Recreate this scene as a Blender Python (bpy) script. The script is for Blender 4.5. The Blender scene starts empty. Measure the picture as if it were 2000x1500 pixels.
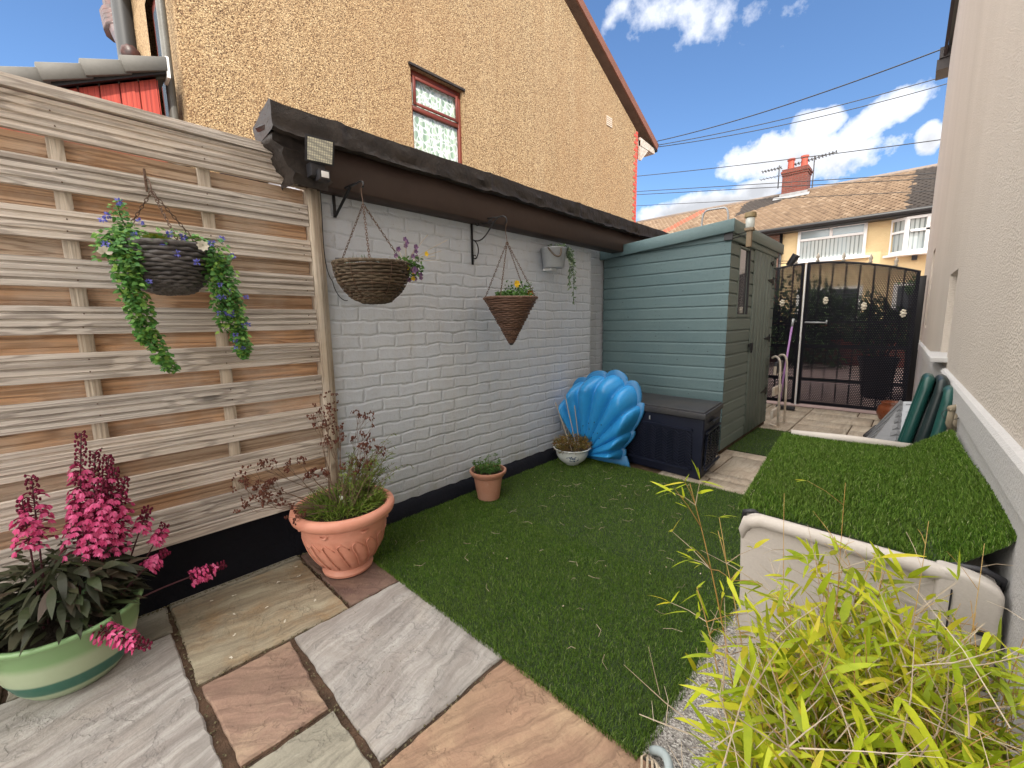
import bpy, bmesh, math, random
import numpy as np
from mathutils import Vector, Matrix
R = math.radians
rnd = random.Random(7)
scene = bpy.context.scene
COL = scene.collection

# ------------------------------------------------------------ camera
cd = bpy.data.cameras.new('Camera'); cam = bpy.data.objects.new('camera', cd); COL.objects.link(cam)
cd.sensor_width = 36; cd.lens = 36 * 822.5 / 2000; cd.clip_start = 0.03; cd.clip_end = 2000
_y, _p, _r = R(-43.739), R(-8.1714), R(-.9412)
_f = Vector((math.sin(_y) * math.cos(_p), math.cos(_y) * math.cos(_p), math.sin(_p)))
_rt = Vector((math.cos(_y), -math.sin(_y), 0)); _u = _rt.cross(_f)
_r2 = math.cos(_r) * _rt + math.sin(_r) * _u; _u2 = -math.sin(_r) * _rt + math.cos(_r) * _u
m = Matrix((_r2, _u2, -_f)).transposed().to_4x4(); m.translation = Vector((0, 0, 1.12))
cam.matrix_world = m; scene.camera = cam

# ------------------------------------------------------------ sun, sky, exposure
SUN = Vector((.85, -.5, .93)).normalized()
sd = bpy.data.lights.new('sun', 'SUN'); sd.energy = 2.0; sd.angle = R(.55); sd.color = (1, .93, .82)
so = bpy.data.objects.new('sun', sd); COL.objects.link(so)
so.rotation_euler = SUN.to_track_quat('Z', 'Y').to_euler()
scene.view_settings.view_transform = 'Standard'; scene.view_settings.look = 'None'
scene.view_settings.exposure = 1.5; scene.view_settings.gamma = 1

W = bpy.data.worlds.new('World'); scene.world = W; W.use_nodes = True
nt = W.node_tree; nt.nodes.clear()
class NH:
    """small node helper"""
    def __init__(s, nt): s.nt = nt; s.L = nt.links
    def n(s, t, **k):
        x = s.nt.nodes.new(t)
        for a, b in k.items(): setattr(x, a, b)
        return x
    def put(s, inp, v):
        if v is None: return
        if isinstance(v, bpy.types.NodeSocket): s.L.new(v, inp)
        else:
            try: inp.default_value = v
            except Exception: inp.default_value = tuple(v) + (1,)
    def math(s, op, a, b=None, c=None, clamp=False):
        x = s.n('ShaderNodeMath', operation=op, use_clamp=clamp); s.put(x.inputs[0], a); s.put(x.inputs[1], b); s.put(x.inputs[2], c); return x.outputs[0]
    def vmath(s, op, a, b=None):
        x = s.n('ShaderNodeVectorMath', operation=op); s.put(x.inputs[0], a); s.put(x.inputs[1], b); return x.outputs[0]
    def scale(s, v, k):
        x = s.n('ShaderNodeVectorMath', operation='SCALE'); s.put(x.inputs[0], v); s.put(x.inputs['Scale'], k); return x.outputs[0]
    def map(s, v, sc=(1, 1, 1), loc=(0, 0, 0), rot=(0, 0, 0)):
        x = s.n('ShaderNodeMapping'); s.put(x.inputs[0], v); s.put(x.inputs['Scale'], sc); s.put(x.inputs['Location'], loc); s.put(x.inputs['Rotation'], rot); return x.outputs[0]
    def obj(s): return s.n('ShaderNodeTexCoord').outputs['Object']
    def noise(s, v, sc=5, det=4, ro=.55, dist=0, col=False):
        x = s.n('ShaderNodeTexNoise'); s.put(x.inputs['Vector'], v); s.put(x.inputs['Scale'], sc); s.put(x.inputs['Detail'], det); s.put(x.inputs['Roughness'], ro); s.put(x.inputs['Distortion'], dist)
        return x.outputs['Color' if col else 'Fac']
    def vor(s, v, sc=5, feat='F1', out='Distance', rnd=1):
        x = s.n('ShaderNodeTexVoronoi', feature=feat); s.put(x.inputs['Vector'], v); s.put(x.inputs['Scale'], sc); s.put(x.inputs['Randomness'], rnd); return x.outputs[out]
    def ramp(s, f, stops, interp='LINEAR'):
        x = s.n('ShaderNodeValToRGB'); x.color_ramp.interpolation = interp; e = x.color_ramp.elements
        while len(e) < len(stops): e.new(.5)
        for q, (p, c) in zip(e, stops):
            q.position = p; q.color = (c, c, c, 1) if isinstance(c, (int, float)) else tuple(c)[:3] + (1,)
        s.put(x.inputs[0], f); return x.outputs[0]
    def mix(s, f, a, b, mode='MIX'):
        x = s.n('ShaderNodeMix', data_type='RGBA', blend_type=mode); s.put(x.inputs['Factor'], f)
        for i, v in ((6, a), (7, b)):
            if isinstance(v, tuple) and len(v) == 3: v = v + (1,)
            s.put(x.inputs[i], v)
        return x.outputs[2]
    def isl(s): return s.n('ShaderNodeNewGeometry').outputs['Random Per Island']
    def sep(s, v):
        x = s.n('ShaderNodeSeparateXYZ'); s.put(x.inputs[0], v); return x.outputs
    def comb(s, a, b, c):
        x = s.n('ShaderNodeCombineXYZ'); s.put(x.inputs[0], a); s.put(x.inputs[1], b); s.put(x.inputs[2], c); return x.outputs[0]
    def bump(s, h, st=.5, d=.01, nrm=None):
        x = s.n('ShaderNodeBump'); s.put(x.inputs['Height'], h); s.put(x.inputs['Strength'], st); s.put(x.inputs['Distance'], d); s.put(x.inputs['Normal'], nrm); return x.outputs[0]
h = NH(nt)
sky = h.n('ShaderNodeTexSky', sky_type='NISHITA', sun_disc=False)
sky.sun_elevation = math.asin(SUN.z); sky.sun_rotation = math.atan2(SUN.x, SUN.y)
sky.air_density = 1.0; sky.dust_density = .3; sky.ozone_density = 2.5
dirv = h.n('ShaderNodeTexCoord').outputs['Generated']
sx, sy, sz = h.sep(dirv)[:3]
yy = h.math('MAXIMUM', sy, .02)
cu = h.math('DIVIDE', sx, yy); cv = h.math('DIVIDE', sz, yy)
nz = h.noise(dirv, 9, 8, .6); nz2 = h.noise(dirv, 26, 6, .6)
def blob(u0, v0, a, b, k=1.5, tilt=0):
    du = h.math('SUBTRACT', cu, u0); dv = h.math('SUBTRACT', cv, v0)
    dv = h.math('SUBTRACT', dv, h.math('MULTIPLY', du, tilt))
    a2 = h.math('POWER', h.math('ABSOLUTE', h.math('DIVIDE', du, a)), 2.0); b2 = h.math('POWER', h.math('ABSOLUTE', h.math('DIVIDE', dv, b)), 2.0)
    d = h.math('SUBTRACT', 1.0, h.math('SQRT', h.math('ADD', a2, b2)))
    n_ = h.math('ADD', h.math('MULTIPLY', h.math('SUBTRACT', nz, .5), k), h.math('MULTIPLY', h.math('SUBTRACT', nz2, .5), k * .7))
    return h.math('ADD', d, n_)
big = blob(-.205, .310, .165, .052, 1.5, -.10)
big = h.math('MAXIMUM', big, blob(-.085, .335, .09, .034, 1.3, .40))
big = h.math('MAXIMUM', big, blob(-.165, .352, .05, .036, 1.1))
low = blob(-.34, .245, .19, .034, 1.3, -.05)
low = h.math('MAXIMUM', low, blob(-.255, .26, .07, .03, 1.0))
c_ = h.math('MAXIMUM', big, low)
c_ = h.math('MAXIMUM', c_, blob(-.012, .285, .02, .028, 1.2))
cm = h.ramp(c_, [(.0, 0), (.12, .5), (.34, 1)])
wisp = h.math('MAXIMUM', blob(-.41, .66, .20, .06, 3.4, -.5), blob(-.60, .73, .10, .045, 3.0, .6))

wm = h.math('MULTIPLY', h.ramp(wisp, [(.15, 0), (1.9, 1)]), .8)
# broken bright cloud added unseen behind and above the viewer to fill the shade
nb = h.noise(h.map(dirv, (1, 1, 1.8)), 2.2, 7, .58)
side = h.math('ADD', h.math('ADD', h.math('MULTIPLY', sx, .05), h.math('MULTIPLY', sy, -.85)), h.math('MULTIPLY', h.ramp(sz, [(.62, 0), (.80, 1)]), .9))
cover = h.ramp(h.math('ADD', nb, h.math('MULTIPLY', side, .35)), [(.42, 0), (.58, 1)])
away = h.ramp(side, [(.12, 0), (.40, 1)])
ob = h.math('MULTIPLY', cover, away)
mask = h.math('MAXIMUM', cm, wm)
shade = h.ramp(h.math('ADD', h.math('MULTIPLY', h.math('SUBTRACT', c_, .2), -.45), h.math('ADD', h.math('MULTIPLY', h.math('SUBTRACT', cv, .29), 5.0), h.math('MULTIPLY', nz2, 1.2))), [(.15, .62), (.65, 1)])
cloudc = h.mix(1.0, (3.5, 3.6, 3.85), shade, 'MULTIPLY')
skyc = h.mix(1.0, sky.outputs[0], (.44, .53, .62), 'MULTIPLY')
fin = h.mix(mask, skyc, cloudc)
fin = h.mix(ob, fin, (12.0, 11.5, 10.8))
bg = h.n('ShaderNodeBackground'); h.put(bg.inputs[0], fin); bg.inputs[1].default_value = .12
wo = h.n('ShaderNodeOutputWorld'); h.L.new(bg.outputs[0], wo.inputs[0])

# ------------------------------------------------------------ helpers
def M(name, fn=None, col=(.5, .5, .5), rough=.7, metal=0, spec=.5):
    mt = bpy.data.materials.new(name); mt.use_nodes = True
    b = mt.node_tree.nodes['Principled BSDF']; k = NH(mt.node_tree)
    b.inputs['Base Color'].default_value = tuple(col) + (1,); b.inputs['Roughness'].default_value = rough
    b.inputs['Metallic'].default_value = metal; b.inputs['Specular IOR Level'].default_value = spec
    if fn: fn(k, b)
    return mt
def setc(k, b, c=None, n=None, r=None):
    if c is not None: k.put(b.inputs['Base Color'], c)
    if n is not None: k.put(b.inputs['Normal'], n)
    if r is not None: k.put(b.inputs['Roughness'], r)
def grime(name, c1, c2, sc=6, rough=.6, bs=.3, bd=.004, fine=60, spec=.4, metal=0, isl=0):
    """mottled surface of two tones with fine relief"""
    def f(k, b):
        o = k.obj(); a = k.noise(o, sc, 6, .6); q = k.noise(o, fine, 4, .6)
        c = k.mix(k.ramp(a, [(.3, 0), (.7, 1)]), c1, c2)
        c = k.mix(.25, c, k.mix(q, tuple(x * .6 for x in c1), tuple(min(1, x * 1.35) for x in c2)))
        if isl:
            v = k.math('ADD', k.math('MULTIPLY', k.isl(), isl), 1 - isl / 2); c = k.mix(1.0, c, k.comb(v, v, v), 'MULTIPLY')
        setc(k, b, c, k.bump(q, bs, bd), k.ramp(a, [(0, max(.05, rough - .12)), (1, min(1, rough + .12))]))
    return M(name, f, c1, rough, metal, spec)
def leafmat(name, cols, rough=.5, trans=.25, vein=False):
    def f(k, b):
        i = k.isl(); c = k.ramp(i, [(j / max(1, len(cols) - 1), x) for j, x in enumerate(cols)])
        o = k.obj(); q = k.noise(o, 45, 3, .6); c = k.mix(.35, c, k.mix(q, tuple(x * .55 for x in cols[0]), tuple(min(1, x * 1.3) for x in cols[-1])))
        setc(k, b, c)
        if trans:
            t = k.n('ShaderNodeBsdfTranslucent'); k.put(t.inputs[0], c); ms = k.n('ShaderNodeMixShader'); ms.inputs[0].default_value = trans
            out = [n for n in k.nt.nodes if n.type == 'OUTPUT_MATERIAL'][0]
            k.L.new(b.outputs[0], ms.inputs[1]); k.L.new(t.outputs[0], ms.inputs[2]); k.L.new(ms.outputs[0], out.inputs[0])
    return M(name, f, cols[0], rough, 0, .22)

def tag(o, label=None, cat=None, group=None, kind=None):
    if label: o['label'] = label
    if cat: o['category'] = cat
    if group: o['group'] = group
    if kind: o['kind'] = kind
    return o
def thing(name, label, cat, loc=(0, 0, 0), group=None):
    o = bpy.data.objects.new(name, None); COL.objects.link(o); o.location = loc; o.empty_display_size = .1
    return tag(o, label, cat, group)
UP = Vector((0, 0, 1))
def frame(d):
    d = Vector(d).normalized(); a = UP if abs(d.z) < .95 else Vector((1, 0, 0))
    x = d.cross(a).normalized(); return x, x.cross(d).normalized()
class MB:
    def __init__(s): s.v = []; s.f = []; s.m = []; s.cur = 0
    def add(s, vs, fs):
        o = len(s.v); s.v.extend(tuple(x) for x in vs); s.f.extend(tuple(i + o for i in f) for f in fs); s.m.extend([s.cur] * len(fs)); return s
    def box(s, a, b, rz=0, c=None):
        x0, y0, z0 = a; x1, y1, z1 = b
        vs = [Vector(p) for p in ((x0, y0, z0), (x1, y0, z0), (x1, y1, z0), (x0, y1, z0), (x0, y0, z1), (x1, y0, z1), (x1, y1, z1), (x0, y1, z1))]
        if rz:
            c = Vector(c or ((x0 + x1) / 2, (y0 + y1) / 2, 0)); m = Matrix.Rotation(rz, 3, 'Z'); vs = [m @ (p - c) + c for p in vs]
        return s.add(vs, [(0, 3, 2, 1), (4, 5, 6, 7), (0, 1, 5, 4), (1, 2, 6, 5), (2, 3, 7, 6), (3, 0, 4, 7)])
    def hexa(s, vs): return s.add(vs, [(0, 3, 2, 1), (4, 5, 6, 7), (0, 1, 5, 4), (1, 2, 6, 5), (2, 3, 7, 6), (3, 0, 4, 7)])
    def beam(s, a, b, w, t, side=None):
        a = Vector(a); b = Vector(b); d = (b - a).normalized()
        if side is None: x, y = frame(d)
        else: x = (Vector(side) - d * d.dot(Vector(side))).normalized(); y = d.cross(x)
        q = []
        for p in (a, b):
            for i, j in ((-1, -1), (1, -1), (1, 1), (-1, 1)): q.append(p + x * i * w / 2 + y * j * t / 2)
        return s.hexa(q)
    def tube(s, pts, r, n=8, cap=True, closed=False):
        pts = [Vector(p) for p in pts]; N = len(pts); vs = []; x = None
        for i, p in enumerate(pts):
            d = (pts[(i + 1) % N] - pts[i - 1]) if closed else (pts[min(i + 1, N - 1)] - pts[max(i - 1, 0)])
            d.normalize()
            if x is None: x, y = frame(d)
            else: x = (x - d * d.dot(x)).normalized(); y = x.cross(d)
            rr = r[i] if isinstance(r, (list, tuple)) else r
            for j in range(n):
                a = 2 * math.pi * j / n; vs.append(p + x * math.cos(a) * rr + y * math.sin(a) * rr)
        fs = []
        for i in range(N if closed else N - 1):
            for j in range(n):
                a = i * n + j; b = i * n + (j + 1) % n; c = ((i + 1) % N) * n; fs.append((a, b, c + (j + 1) % n, c + j))
        if cap and not closed: fs.append(tuple(range(n))[::-1]); fs.append(tuple((N - 1) * n + j for j in range(n)))
        return s.add(vs, fs)
    def lathe(s, prof, c=(0, 0, 0), n=40, fr=None, close=True):
        """prof: (r,z) list; fr(r,z,a)->r"""
        vs = []
        for r_, z in prof:
            for j in range(n):
                a = 2 * math.pi * j / n; rr = fr(r_, z, a) if fr else r_
                vs.append((c[0] + rr * math.cos(a), c[1] + rr * math.sin(a), c[2] + z))
        fs = []
        for i in range(len(prof) - 1):
            for j in range(n): fs.append((i * n + j, i * n + (j + 1) % n, (i + 1) * n + (j + 1) % n, (i + 1) * n + j))
        if close: fs.append(tuple(range(n))[::-1]); fs.append(tuple((len(prof) - 1) * n + j for j in range(n)))
        return s.add(vs, fs)
    def grid(s, P, wrap=False):
        r = len(P); c = len(P[0]); fs = []
        for i in range(r - 1):
            for j in range(c if wrap else c - 1): fs.append((i * c + j, i * c + (j + 1) % c, (i + 1) * c + (j + 1) % c, (i + 1) * c + j))
        return s.add([p for row in P for p in row], fs)
    def leaf(s, p, d, nrm, L, w, seg=3, droop=0., wid=None, fold=0.):
        p = Vector(p); d = Vector(d).normalized(); nrm = Vector(nrm); sd = d.cross(nrm)
        if sd.length < 1e-4: sd = d.cross(Vector((.3, .5, .8)))
        sd.normalize(); nn = sd.cross(d).normalized(); vs = [p]
        for i in range(1, seg + 1):
            t = i / seg; c = p + d * L * t - UP * droop * L * t * t
            ww = (wid(t) if wid else math.sin(math.pi * min(.97, t) ** .8)) * w / 2
            if i < seg: vs += [c - sd * ww + nn * fold * ww, c + sd * ww + nn * fold * ww]
            else: vs.append(c)
        fs = [(0, 1, 2)] + [(2 * i - 1, 2 * i + 1, 2 * i + 2, 2 * i) for i in range(1, seg - 1)] + [(2 * seg - 3, 2 * seg - 1, 2 * seg - 2)]
        return s.add(vs, fs)
    def ball(s, c, r, n=8, m=5, sc=(1, 1, 1)):
        P = []
        for i in range(m + 1):
            t = math.pi * i / m; P.append([(c[0] + r * sc[0] * math.sin(t) * math.cos(2 * math.pi * j / n), c[1] + r * sc[1] * math.sin(t) * math.sin(2 * math.pi * j / n), c[2] - r * sc[2] * math.cos(t)) for j in range(n)])
        return s.grid(P, True)
    def build(s, name, mats, parent=None, smooth=False, bevel=0, seg=2, auto=None):
        me = bpy.data.meshes.new(name); me.from_pydata([tuple(p) for p in s.v], [], s.f)
        mats = mats if isinstance(mats, (list, tuple)) else [mats]
        for mt in mats: me.materials.append(mt)
        if len(mats) > 1: me.polygons.foreach_set('material_index', s.m)
        if smooth: me.polygons.foreach_set('use_smooth', [True] * len(me.polygons))
        me.update(); o = bpy.data.objects.new(name, me); COL.objects.link(o)
        if parent:
            o.parent = parent; 
            if parent.type == 'EMPTY' or parent.parent:
                off = Vector(parent.location); q = parent.parent
                while q: off += Vector(q.location); q = q.parent
                if off.length > 0: me.transform(Matrix.Translation(-off))
        if bevel:
            bm = bmesh.new(); bm.from_mesh(me); bm.normal_update()
            es = [e for e in bm.edges if len(e.link_faces) == 2 and e.calc_face_angle(0) > R(35)]
            bmesh.ops.bevel(bm, geom=es, offset=bevel, segments=seg, profile=.6, affect='EDGES', clamp_overlap=True)
            bm.to_mesh(me); bm.free()
            me.polygons.foreach_set('use_smooth', [True] * len(me.polygons))
            me.set_sharp_from_angle(angle=R(50))
        elif auto: me.polygons.foreach_set('use_smooth', [True] * len(me.polygons)); me.set_sharp_from_angle(angle=R(auto))
        return o
def vec(*a): return Vector(a)
def rv(): return Vector((rnd.uniform(-1, 1), rnd.uniform(-1, 1), rnd.uniform(-1, 1)))
def bez(a, b, c, d, n=12):
    a, b, c, d = map(Vector, (a, b, c, d)); o = []
    for i in range(n + 1):
        t = i / n; o.append(a * (1 - t) ** 3 + b * 3 * t * (1 - t) ** 2 + c * 3 * t * t * (1 - t) + d * t ** 3)
    return o

# ------------------------------------------------------------ materials
def wood(name, base, dark, warm, amt=.5, axis='y', islvar=.3):
    def f(k, b):
        o = k.obj(); i = k.isl(); x, y, z = k.sep(o)[:3]
        a, c = (y, z) if axis == 'y' else (z, y)
        off = k.math('MULTIPLY', i, 37.0)
        v = k.comb(k.math('ADD', k.math('MULTIPLY', a, .45), off), k.math('ADD', k.math('MULTIPLY', c, 19.0), off), k.math('MULTIPLY', x, 16.0))
        kn = k.vor(k.comb(k.math('ADD', k.math('MULTIPLY', a, 2.6), off), k.math('ADD', k.math('MULTIPLY', c, 7.0), off), 0.0), 1.0, 'F1', 'Distance', .9)
        knf = k.ramp(kn, [(.0, 1), (.10, .85), (.42, 0)])
        w1 = k.noise(v, 1.0, 3, .5); ph = k.math('ADD', k.math('MULTIPLY', w1, 40.0), k.math('MULTIPLY', knf, 11.0))
        ring = k.math('ADD', k.math('MULTIPLY', k.math('SINE', ph), .5), .5)
        fine = k.noise(k.comb(k.math('MULTIPLY', a, 6.0), k.math('MULTIPLY', c, 260.0), k.math('MULTIPLY', x, 120.0)), 1.0, 3, .6)
        c0 = k.mix(k.math('MULTIPLY', k.ramp(ring, [(.60, 0), (.95, 1)]), .6), base, dark); c0 = k.mix(k.math('MULTIPLY', k.ramp(k.noise(v, 3.0, 4, .6), [(.50, 0), (.60, 1)]), .25), c0, tuple(q * .7 for q in dark))
        big = k.noise(o, 2.2, 3, .5)
        c0 = k.mix(k.math('MULTIPLY', k.ramp(k.math('ADD', big, k.math('MULTIPLY', k.math('SUBTRACT', i, .5), .5)), [(.4, 0), (.68, 1)]), amt), c0, k.mix(ring, warm, tuple(q * .55 for q in warm)))
        c0 = k.mix(k.ramp(kn, [(.05, .85), (.12, 0)]), c0, tuple(q * .35 for q in dark))
        c0 = k.mix(k.math('MULTIPLY', k.ramp(fine, [(.45, 0), (.7, 1)]), .42), c0, tuple(q * .40 for q in base), 'MIX'); c0 = k.mix(k.math('MULTIPLY', k.ramp(k.noise(o, 2.7, 5, .7), [(.45, 0), (.7, 1)]), .3), c0, (.66, .63, .59))
        vv = k.math('ADD', k.math('MULTIPLY', i, islvar), 1 - islvar / 2); c0 = k.mix(1.0, c0, k.comb(vv, vv, vv), 'MULTIPLY')
        hgt = k.math('ADD', k.math('MULTIPLY', ring, .4), fine)
        setc(k, b, c0, k.bump(hgt, .8, .003), .8)
    return M(name, f, base, .8, 0, .25)
m_front = wood('weathered_grey_boards', (.62, .565, .51), (.21, .175, .15), (.56, .45, .34), .35)
m_rear = wood('warmer_boards', (.58, .455, .34), (.22, .135, .08), (.60, .35, .19), .8)
m_batten = wood('batten_wood', (.52, .46, .38), (.27, .21, .155), (.44, .33, .22), .3, 'z')
m_black = grime('black_masonry_paint', (.005, .006, .010), (.011, .012, .018), 5, .8, .9, .006, 45, .15)
def f_brick(k, b):
    o = k.obj(); wv = k.noise(o, 7, 3, .5, col=True); wv2 = k.noise(o, 34, 3, .6, col=True)
    v = k.vmath('ADD', o, k.scale(k.vmath('SUBTRACT', wv, (.5, .5, .5)), .036)); v = k.vmath('ADD', v, k.scale(k.vmath('SUBTRACT', wv2, (.5, .5, .5)), .010))
    x, y, z = k.sep(v)[:3]
    br = k.n('ShaderNodeTexBrick'); k.put(br.inputs['Vector'], k.comb(y, z, 0.0)); br.inputs['Scale'].default_value = 1
    br.inputs['Brick Width'].default_value = .205; br.inputs['Row Height'].default_value = .0715; br.inputs['Mortar Size'].default_value = .012; br.inputs['Mortar Smooth'].default_value = 1.0
    br.inputs['Color1'].default_value = (0, 0, 0, 1); br.inputs['Color2'].default_value = (1, 1, 1, 1)
    mor = br.outputs['Fac']; n1 = k.noise(o, 24, 5, .65); n2 = k.noise(o, 110, 4, .6); n3 = k.noise(o, 1.3, 4, .6)
    hgt = k.math('ADD', k.math('MULTIPLY', k.math('SUBTRACT', 1.0, mor), 1.0), k.math('ADD', k.math('MULTIPLY', n1, 1.3), k.math('MULTIPLY', n2, .4)))
    hgt = k.math('ADD', hgt, k.math('MULTIPLY', k.sep(br.outputs['Color'])[0], .35))
    c = k.mix(k.ramp(n3, [(.3, 0), (.7, 1)]), (.46, .505, .575), (.555, .59, .64))
    c = k.mix(k.math('MULTIPLY', k.ramp(n1, [(.52, 0), (.75, 1)]), .4), c, (.44, .44, .44)); c = k.mix(k.math('MULTIPLY', k.ramp(k.noise(k.map(o, (1, 3, .5)), 1.5, 5, .7), [(.5, 0), (.7, 1)]), .25), c, (.50, .47, .42)); c = k.mix(k.math('MULTIPLY', k.ramp(k.noise(o, 55, 3, .6), [(.68, 0), (.74, 1)]), .5), c, (.25, .22, .2))
    pit = k.ramp(k.math('MULTIPLY', mor, k.noise(o, 16, 4, .6)), [(.50, 0), (.62, 1)])
    c = k.mix(k.math('MULTIPLY', pit, .4), c, (.20, .19, .18))
    # green-brown damp just above the plinth
    zz = k.sep(o)[2]; damp = k.math('MULTIPLY', k.ramp(zz, [(.09, 1), (.22, 0)]), k.ramp(k.noise(o, 9, 4, .6), [(.4, 0), (.65, 1)]))
    c = k.mix(k.math('MULTIPLY', damp, .45), c, (.27, .28, .20))
    up_ = k.math('MULTIPLY', k.ramp(zz, [(.0, 0), (.74, 0), (1, 1)]), 0.0)
    setc(k, b, c, k.bump(hgt, .8, .0040), .55)
m_brick = M('painted_grey_brick', f_brick, rough=.6)
m_fascia = grime('brown_fascia_paint', (.034, .021, .017), (.055, .036, .029), 3, .5, .35, .003, 25, .3)
m_felt = grime('black_bitumen_felt', (.010, .008, .008), (.045, .036, .031), 9, .55, .9, .008, 26, .35)
def f_dash(k, b):
    o = k.obj(); wv = k.noise(o, 30, 2, .6, col=True); v = k.vmath('ADD', o, k.scale(wv, .03))
    a = k.vor(v, 72, 'F1', 'Distance'); cc = k.vor(v, 72, 'F1', 'Color'); q = k.sep(cc)[0]
    n = k.noise(o, 74, 3, .7); s = k.math('ADD', k.math('MULTIPLY', n, .78), k.math('MULTIPLY', q, .22))
    c = k.ramp(s, [(.35, (.085, .043, .020)), (.43, (.23, .14, .07)), (.50, (.39, .26, .135)), (.60, (.50, .365, .20)), (.73, (.64, .52, .34))])
    n2 = k.noise(k.map(o, (1, 1, .3)), 1.1, 5, .65); c = k.mix(k.math('MULTIPLY', k.ramp(n2, [(.4, 0), (.68, 1)]), .34), c, (.34, .19, .085)); n3 = k.noise(k.map(o, (1, 3, .25)), 1.4, 4, .6); c = k.mix(k.math('MULTIPLY', k.ramp(n3, [(.52, 0), (.7, 1)]), .12), c, (.60, .47, .30))
    setc(k, b, c, k.bump(k.math('SUBTRACT', n, k.math('MULTIPLY', a, .5)), 1.0, .02), .9)
m_dash = M('tan_pebbledash', f_dash, rough=.9)
def f_render(k, b):
    o = k.obj(); n = k.noise(o, 85, 4, .7); n1 = k.vor(o, 130); n2 = k.noise(k.map(o, (1, 1, .25)), 1.6, 5, .6)
    c = k.mix(k.ramp(n2, [(.3, 0), (.75, 1)]), (.60, .54, .475), (.50, .445, .385)); c = k.mix(k.math('MULTIPLY', n, .35), c, (.66, .60, .54))
    setc(k, b, c, k.bump(k.math('ADD', n, k.math('MULTIPLY', n1, .6)), .75, .006), .85)
m_render = M('cream_textured_render', f_render, rough=.85)
def f_render2(k, b):
    o = k.obj(); n = k.noise(o, 85, 4, .7); n2 = k.noise(o, 2, 5, .6)
    c = k.mix(n2, (.52, .515, .51), (.44, .43, .425)); setc(k, b, c, k.bump(n, .7, .006), .85)
m_render2 = M('pale_plinth_render', f_render2, rough=.85)
def f_yel(k, b):
    o = k.obj(); n = k.noise(o, 22, 4, .7); n2 = k.noise(o, 1.2, 5, .6)
    c = k.mix(k.ramp(n2, [(.35, 0), (.7, 1)]), (.66, .50, .27), (.54, .39, .20)); c = k.mix(k.math('MULTIPLY', n, .4), c, (.74, .62, .40)); setc(k, b, c, k.bump(n, .6, .02), .9)
m_yel = M('yellow_pebbledash_render', f_yel)
def redbrick(name, c1, c2, mort, sc=1., vert='z'):
    def f(k, b):
        o = k.obj(); x, y, z = k.sep(o)[:3]
        br = k.n('ShaderNodeTexBrick'); k.put(br.inputs['Vector'], k.comb(k.math('ADD', x, y), z, 0.0)); br.inputs['Scale'].default_value = sc
        br.inputs['Brick Width'].default_value = .22; br.inputs['Row Height'].default_value = .075; br.inputs['Mortar Size'].default_value = .010
        for i_, c_ in (('Color1', c1), ('Color2', c2), ('Mortar', mort)): br.inputs[i_].default_value = c_ + (1,)
        c = k.mix(.3, br.outputs['Color'], k.mix(k.noise(o, 30, 4, .6), tuple(q * .5 for q in c1), c2))
        setc(k, b, c, k.bump(k.math('SUBTRACT', 1.0, br.outputs['Fac']), .6, .01), .85)
    return M(name, f, c1, .85)
m_quoin = redbrick('red_painted_brick', (.45, .045, .03), (.56, .08, .05), (.30, .16, .12))
m_chim = redbrick('old_red_brick', (.20, .045, .028), (.12, .03, .022), (.12, .08, .065))
def stone(name, c1, c2, c3, vein=.5, ang=0.):
    def f(k, b):
        o = k.obj(); wv = k.noise(o, 3.5, 4, .6, col=True)
        v = k.vmath('ADD', k.map(o, (1, 1, 1), rot=(0, 0, ang)), k.scale(k.vmath('SUBTRACT', wv, (.5, .5, .5)), .11))
        st = k.noise(k.map(v, (11, 2.0, 3)), 1.0, 7, .62); cl = k.noise(v, 5, 5, .6); fi = k.noise(o, 120, 4, .65)
        c = k.mix(k.ramp(st, [(.35, 0), (.62, 1)]), c1, c2); c = k.mix(k.ramp(cl, [(.48, 0), (.66, 1)]), c, c3)
        line = k.ramp(k.math('ABSOLUTE', k.math('SUBTRACT', k.noise(v, 3.2, 6, .6), .5)), [(.0, 1), (.010, 0)]); streak = k.ramp(k.noise(k.map(v, (36, 3, 4)), 1.0, 6, .7), [(.45, 0), (.65, 1)])
        c = k.mix(k.math('MULTIPLY', streak, .7), c, tuple(q * .58 for q in c2)); pale = k.ramp(k.noise(k.map(v, (24, 2.5, 4), loc=(3, 7, 1)), 1.0, 6, .7), [(.50, 0), (.66, 1)]); c = k.mix(k.math('MULTIPLY', pale, .45), c, tuple(min(.75, q * 1.35) for q in c1))
        c = k.mix(k.math('MULTIPLY', line, .5), c, tuple(q * .45 for q in c1))
        c = k.mix(k.math('MULTIPLY', fi, .45), c, tuple(q * .55 for q in c2))
        pits = k.ramp(k.noise(o, 42, 3, .6), [(.68, 0), (.74, 1)]); c = k.mix(k.math('MULTIPLY', pits, .5), c, tuple(q * .3 for q in c1))
        stn = k.ramp(k.noise(o, 2.4, 6, .7), [(.5, 0), (.72, 1)]); c = k.mix(k.math('MULTIPLY', stn, .5), c, tuple(q * .5 for q in c3))
        lay = k.ramp(k.noise(v, 3.2, 6, .6), [(.44, 0), (.5, .5), (.505, .7), (.6, 1)])
        hg = k.math('ADD', k.math('ADD', k.math('MULTIPLY', st, .7), k.math('MULTIPLY', lay, .7)), k.math('ADD', k.math('MULTIPLY', fi, .18), k.math('MULTIPLY', cl, .4)))
        setc(k, b, c, k.bump(hg, .85, .009), k.ramp(cl, [(.2, .55), (.8, .8)]))
    return M(name, f, c1, .7, 0, .4)
st_grey = stone('grey_sandstone', (.49, .475, .455), (.31, .28, .26), (.42, .385, .35), ang=-.25)
st_gg = stone('grey_green_sandstone', (.38, .36, .29), (.27, .25, .20), (.42, .39, .31), ang=-.2)
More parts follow.
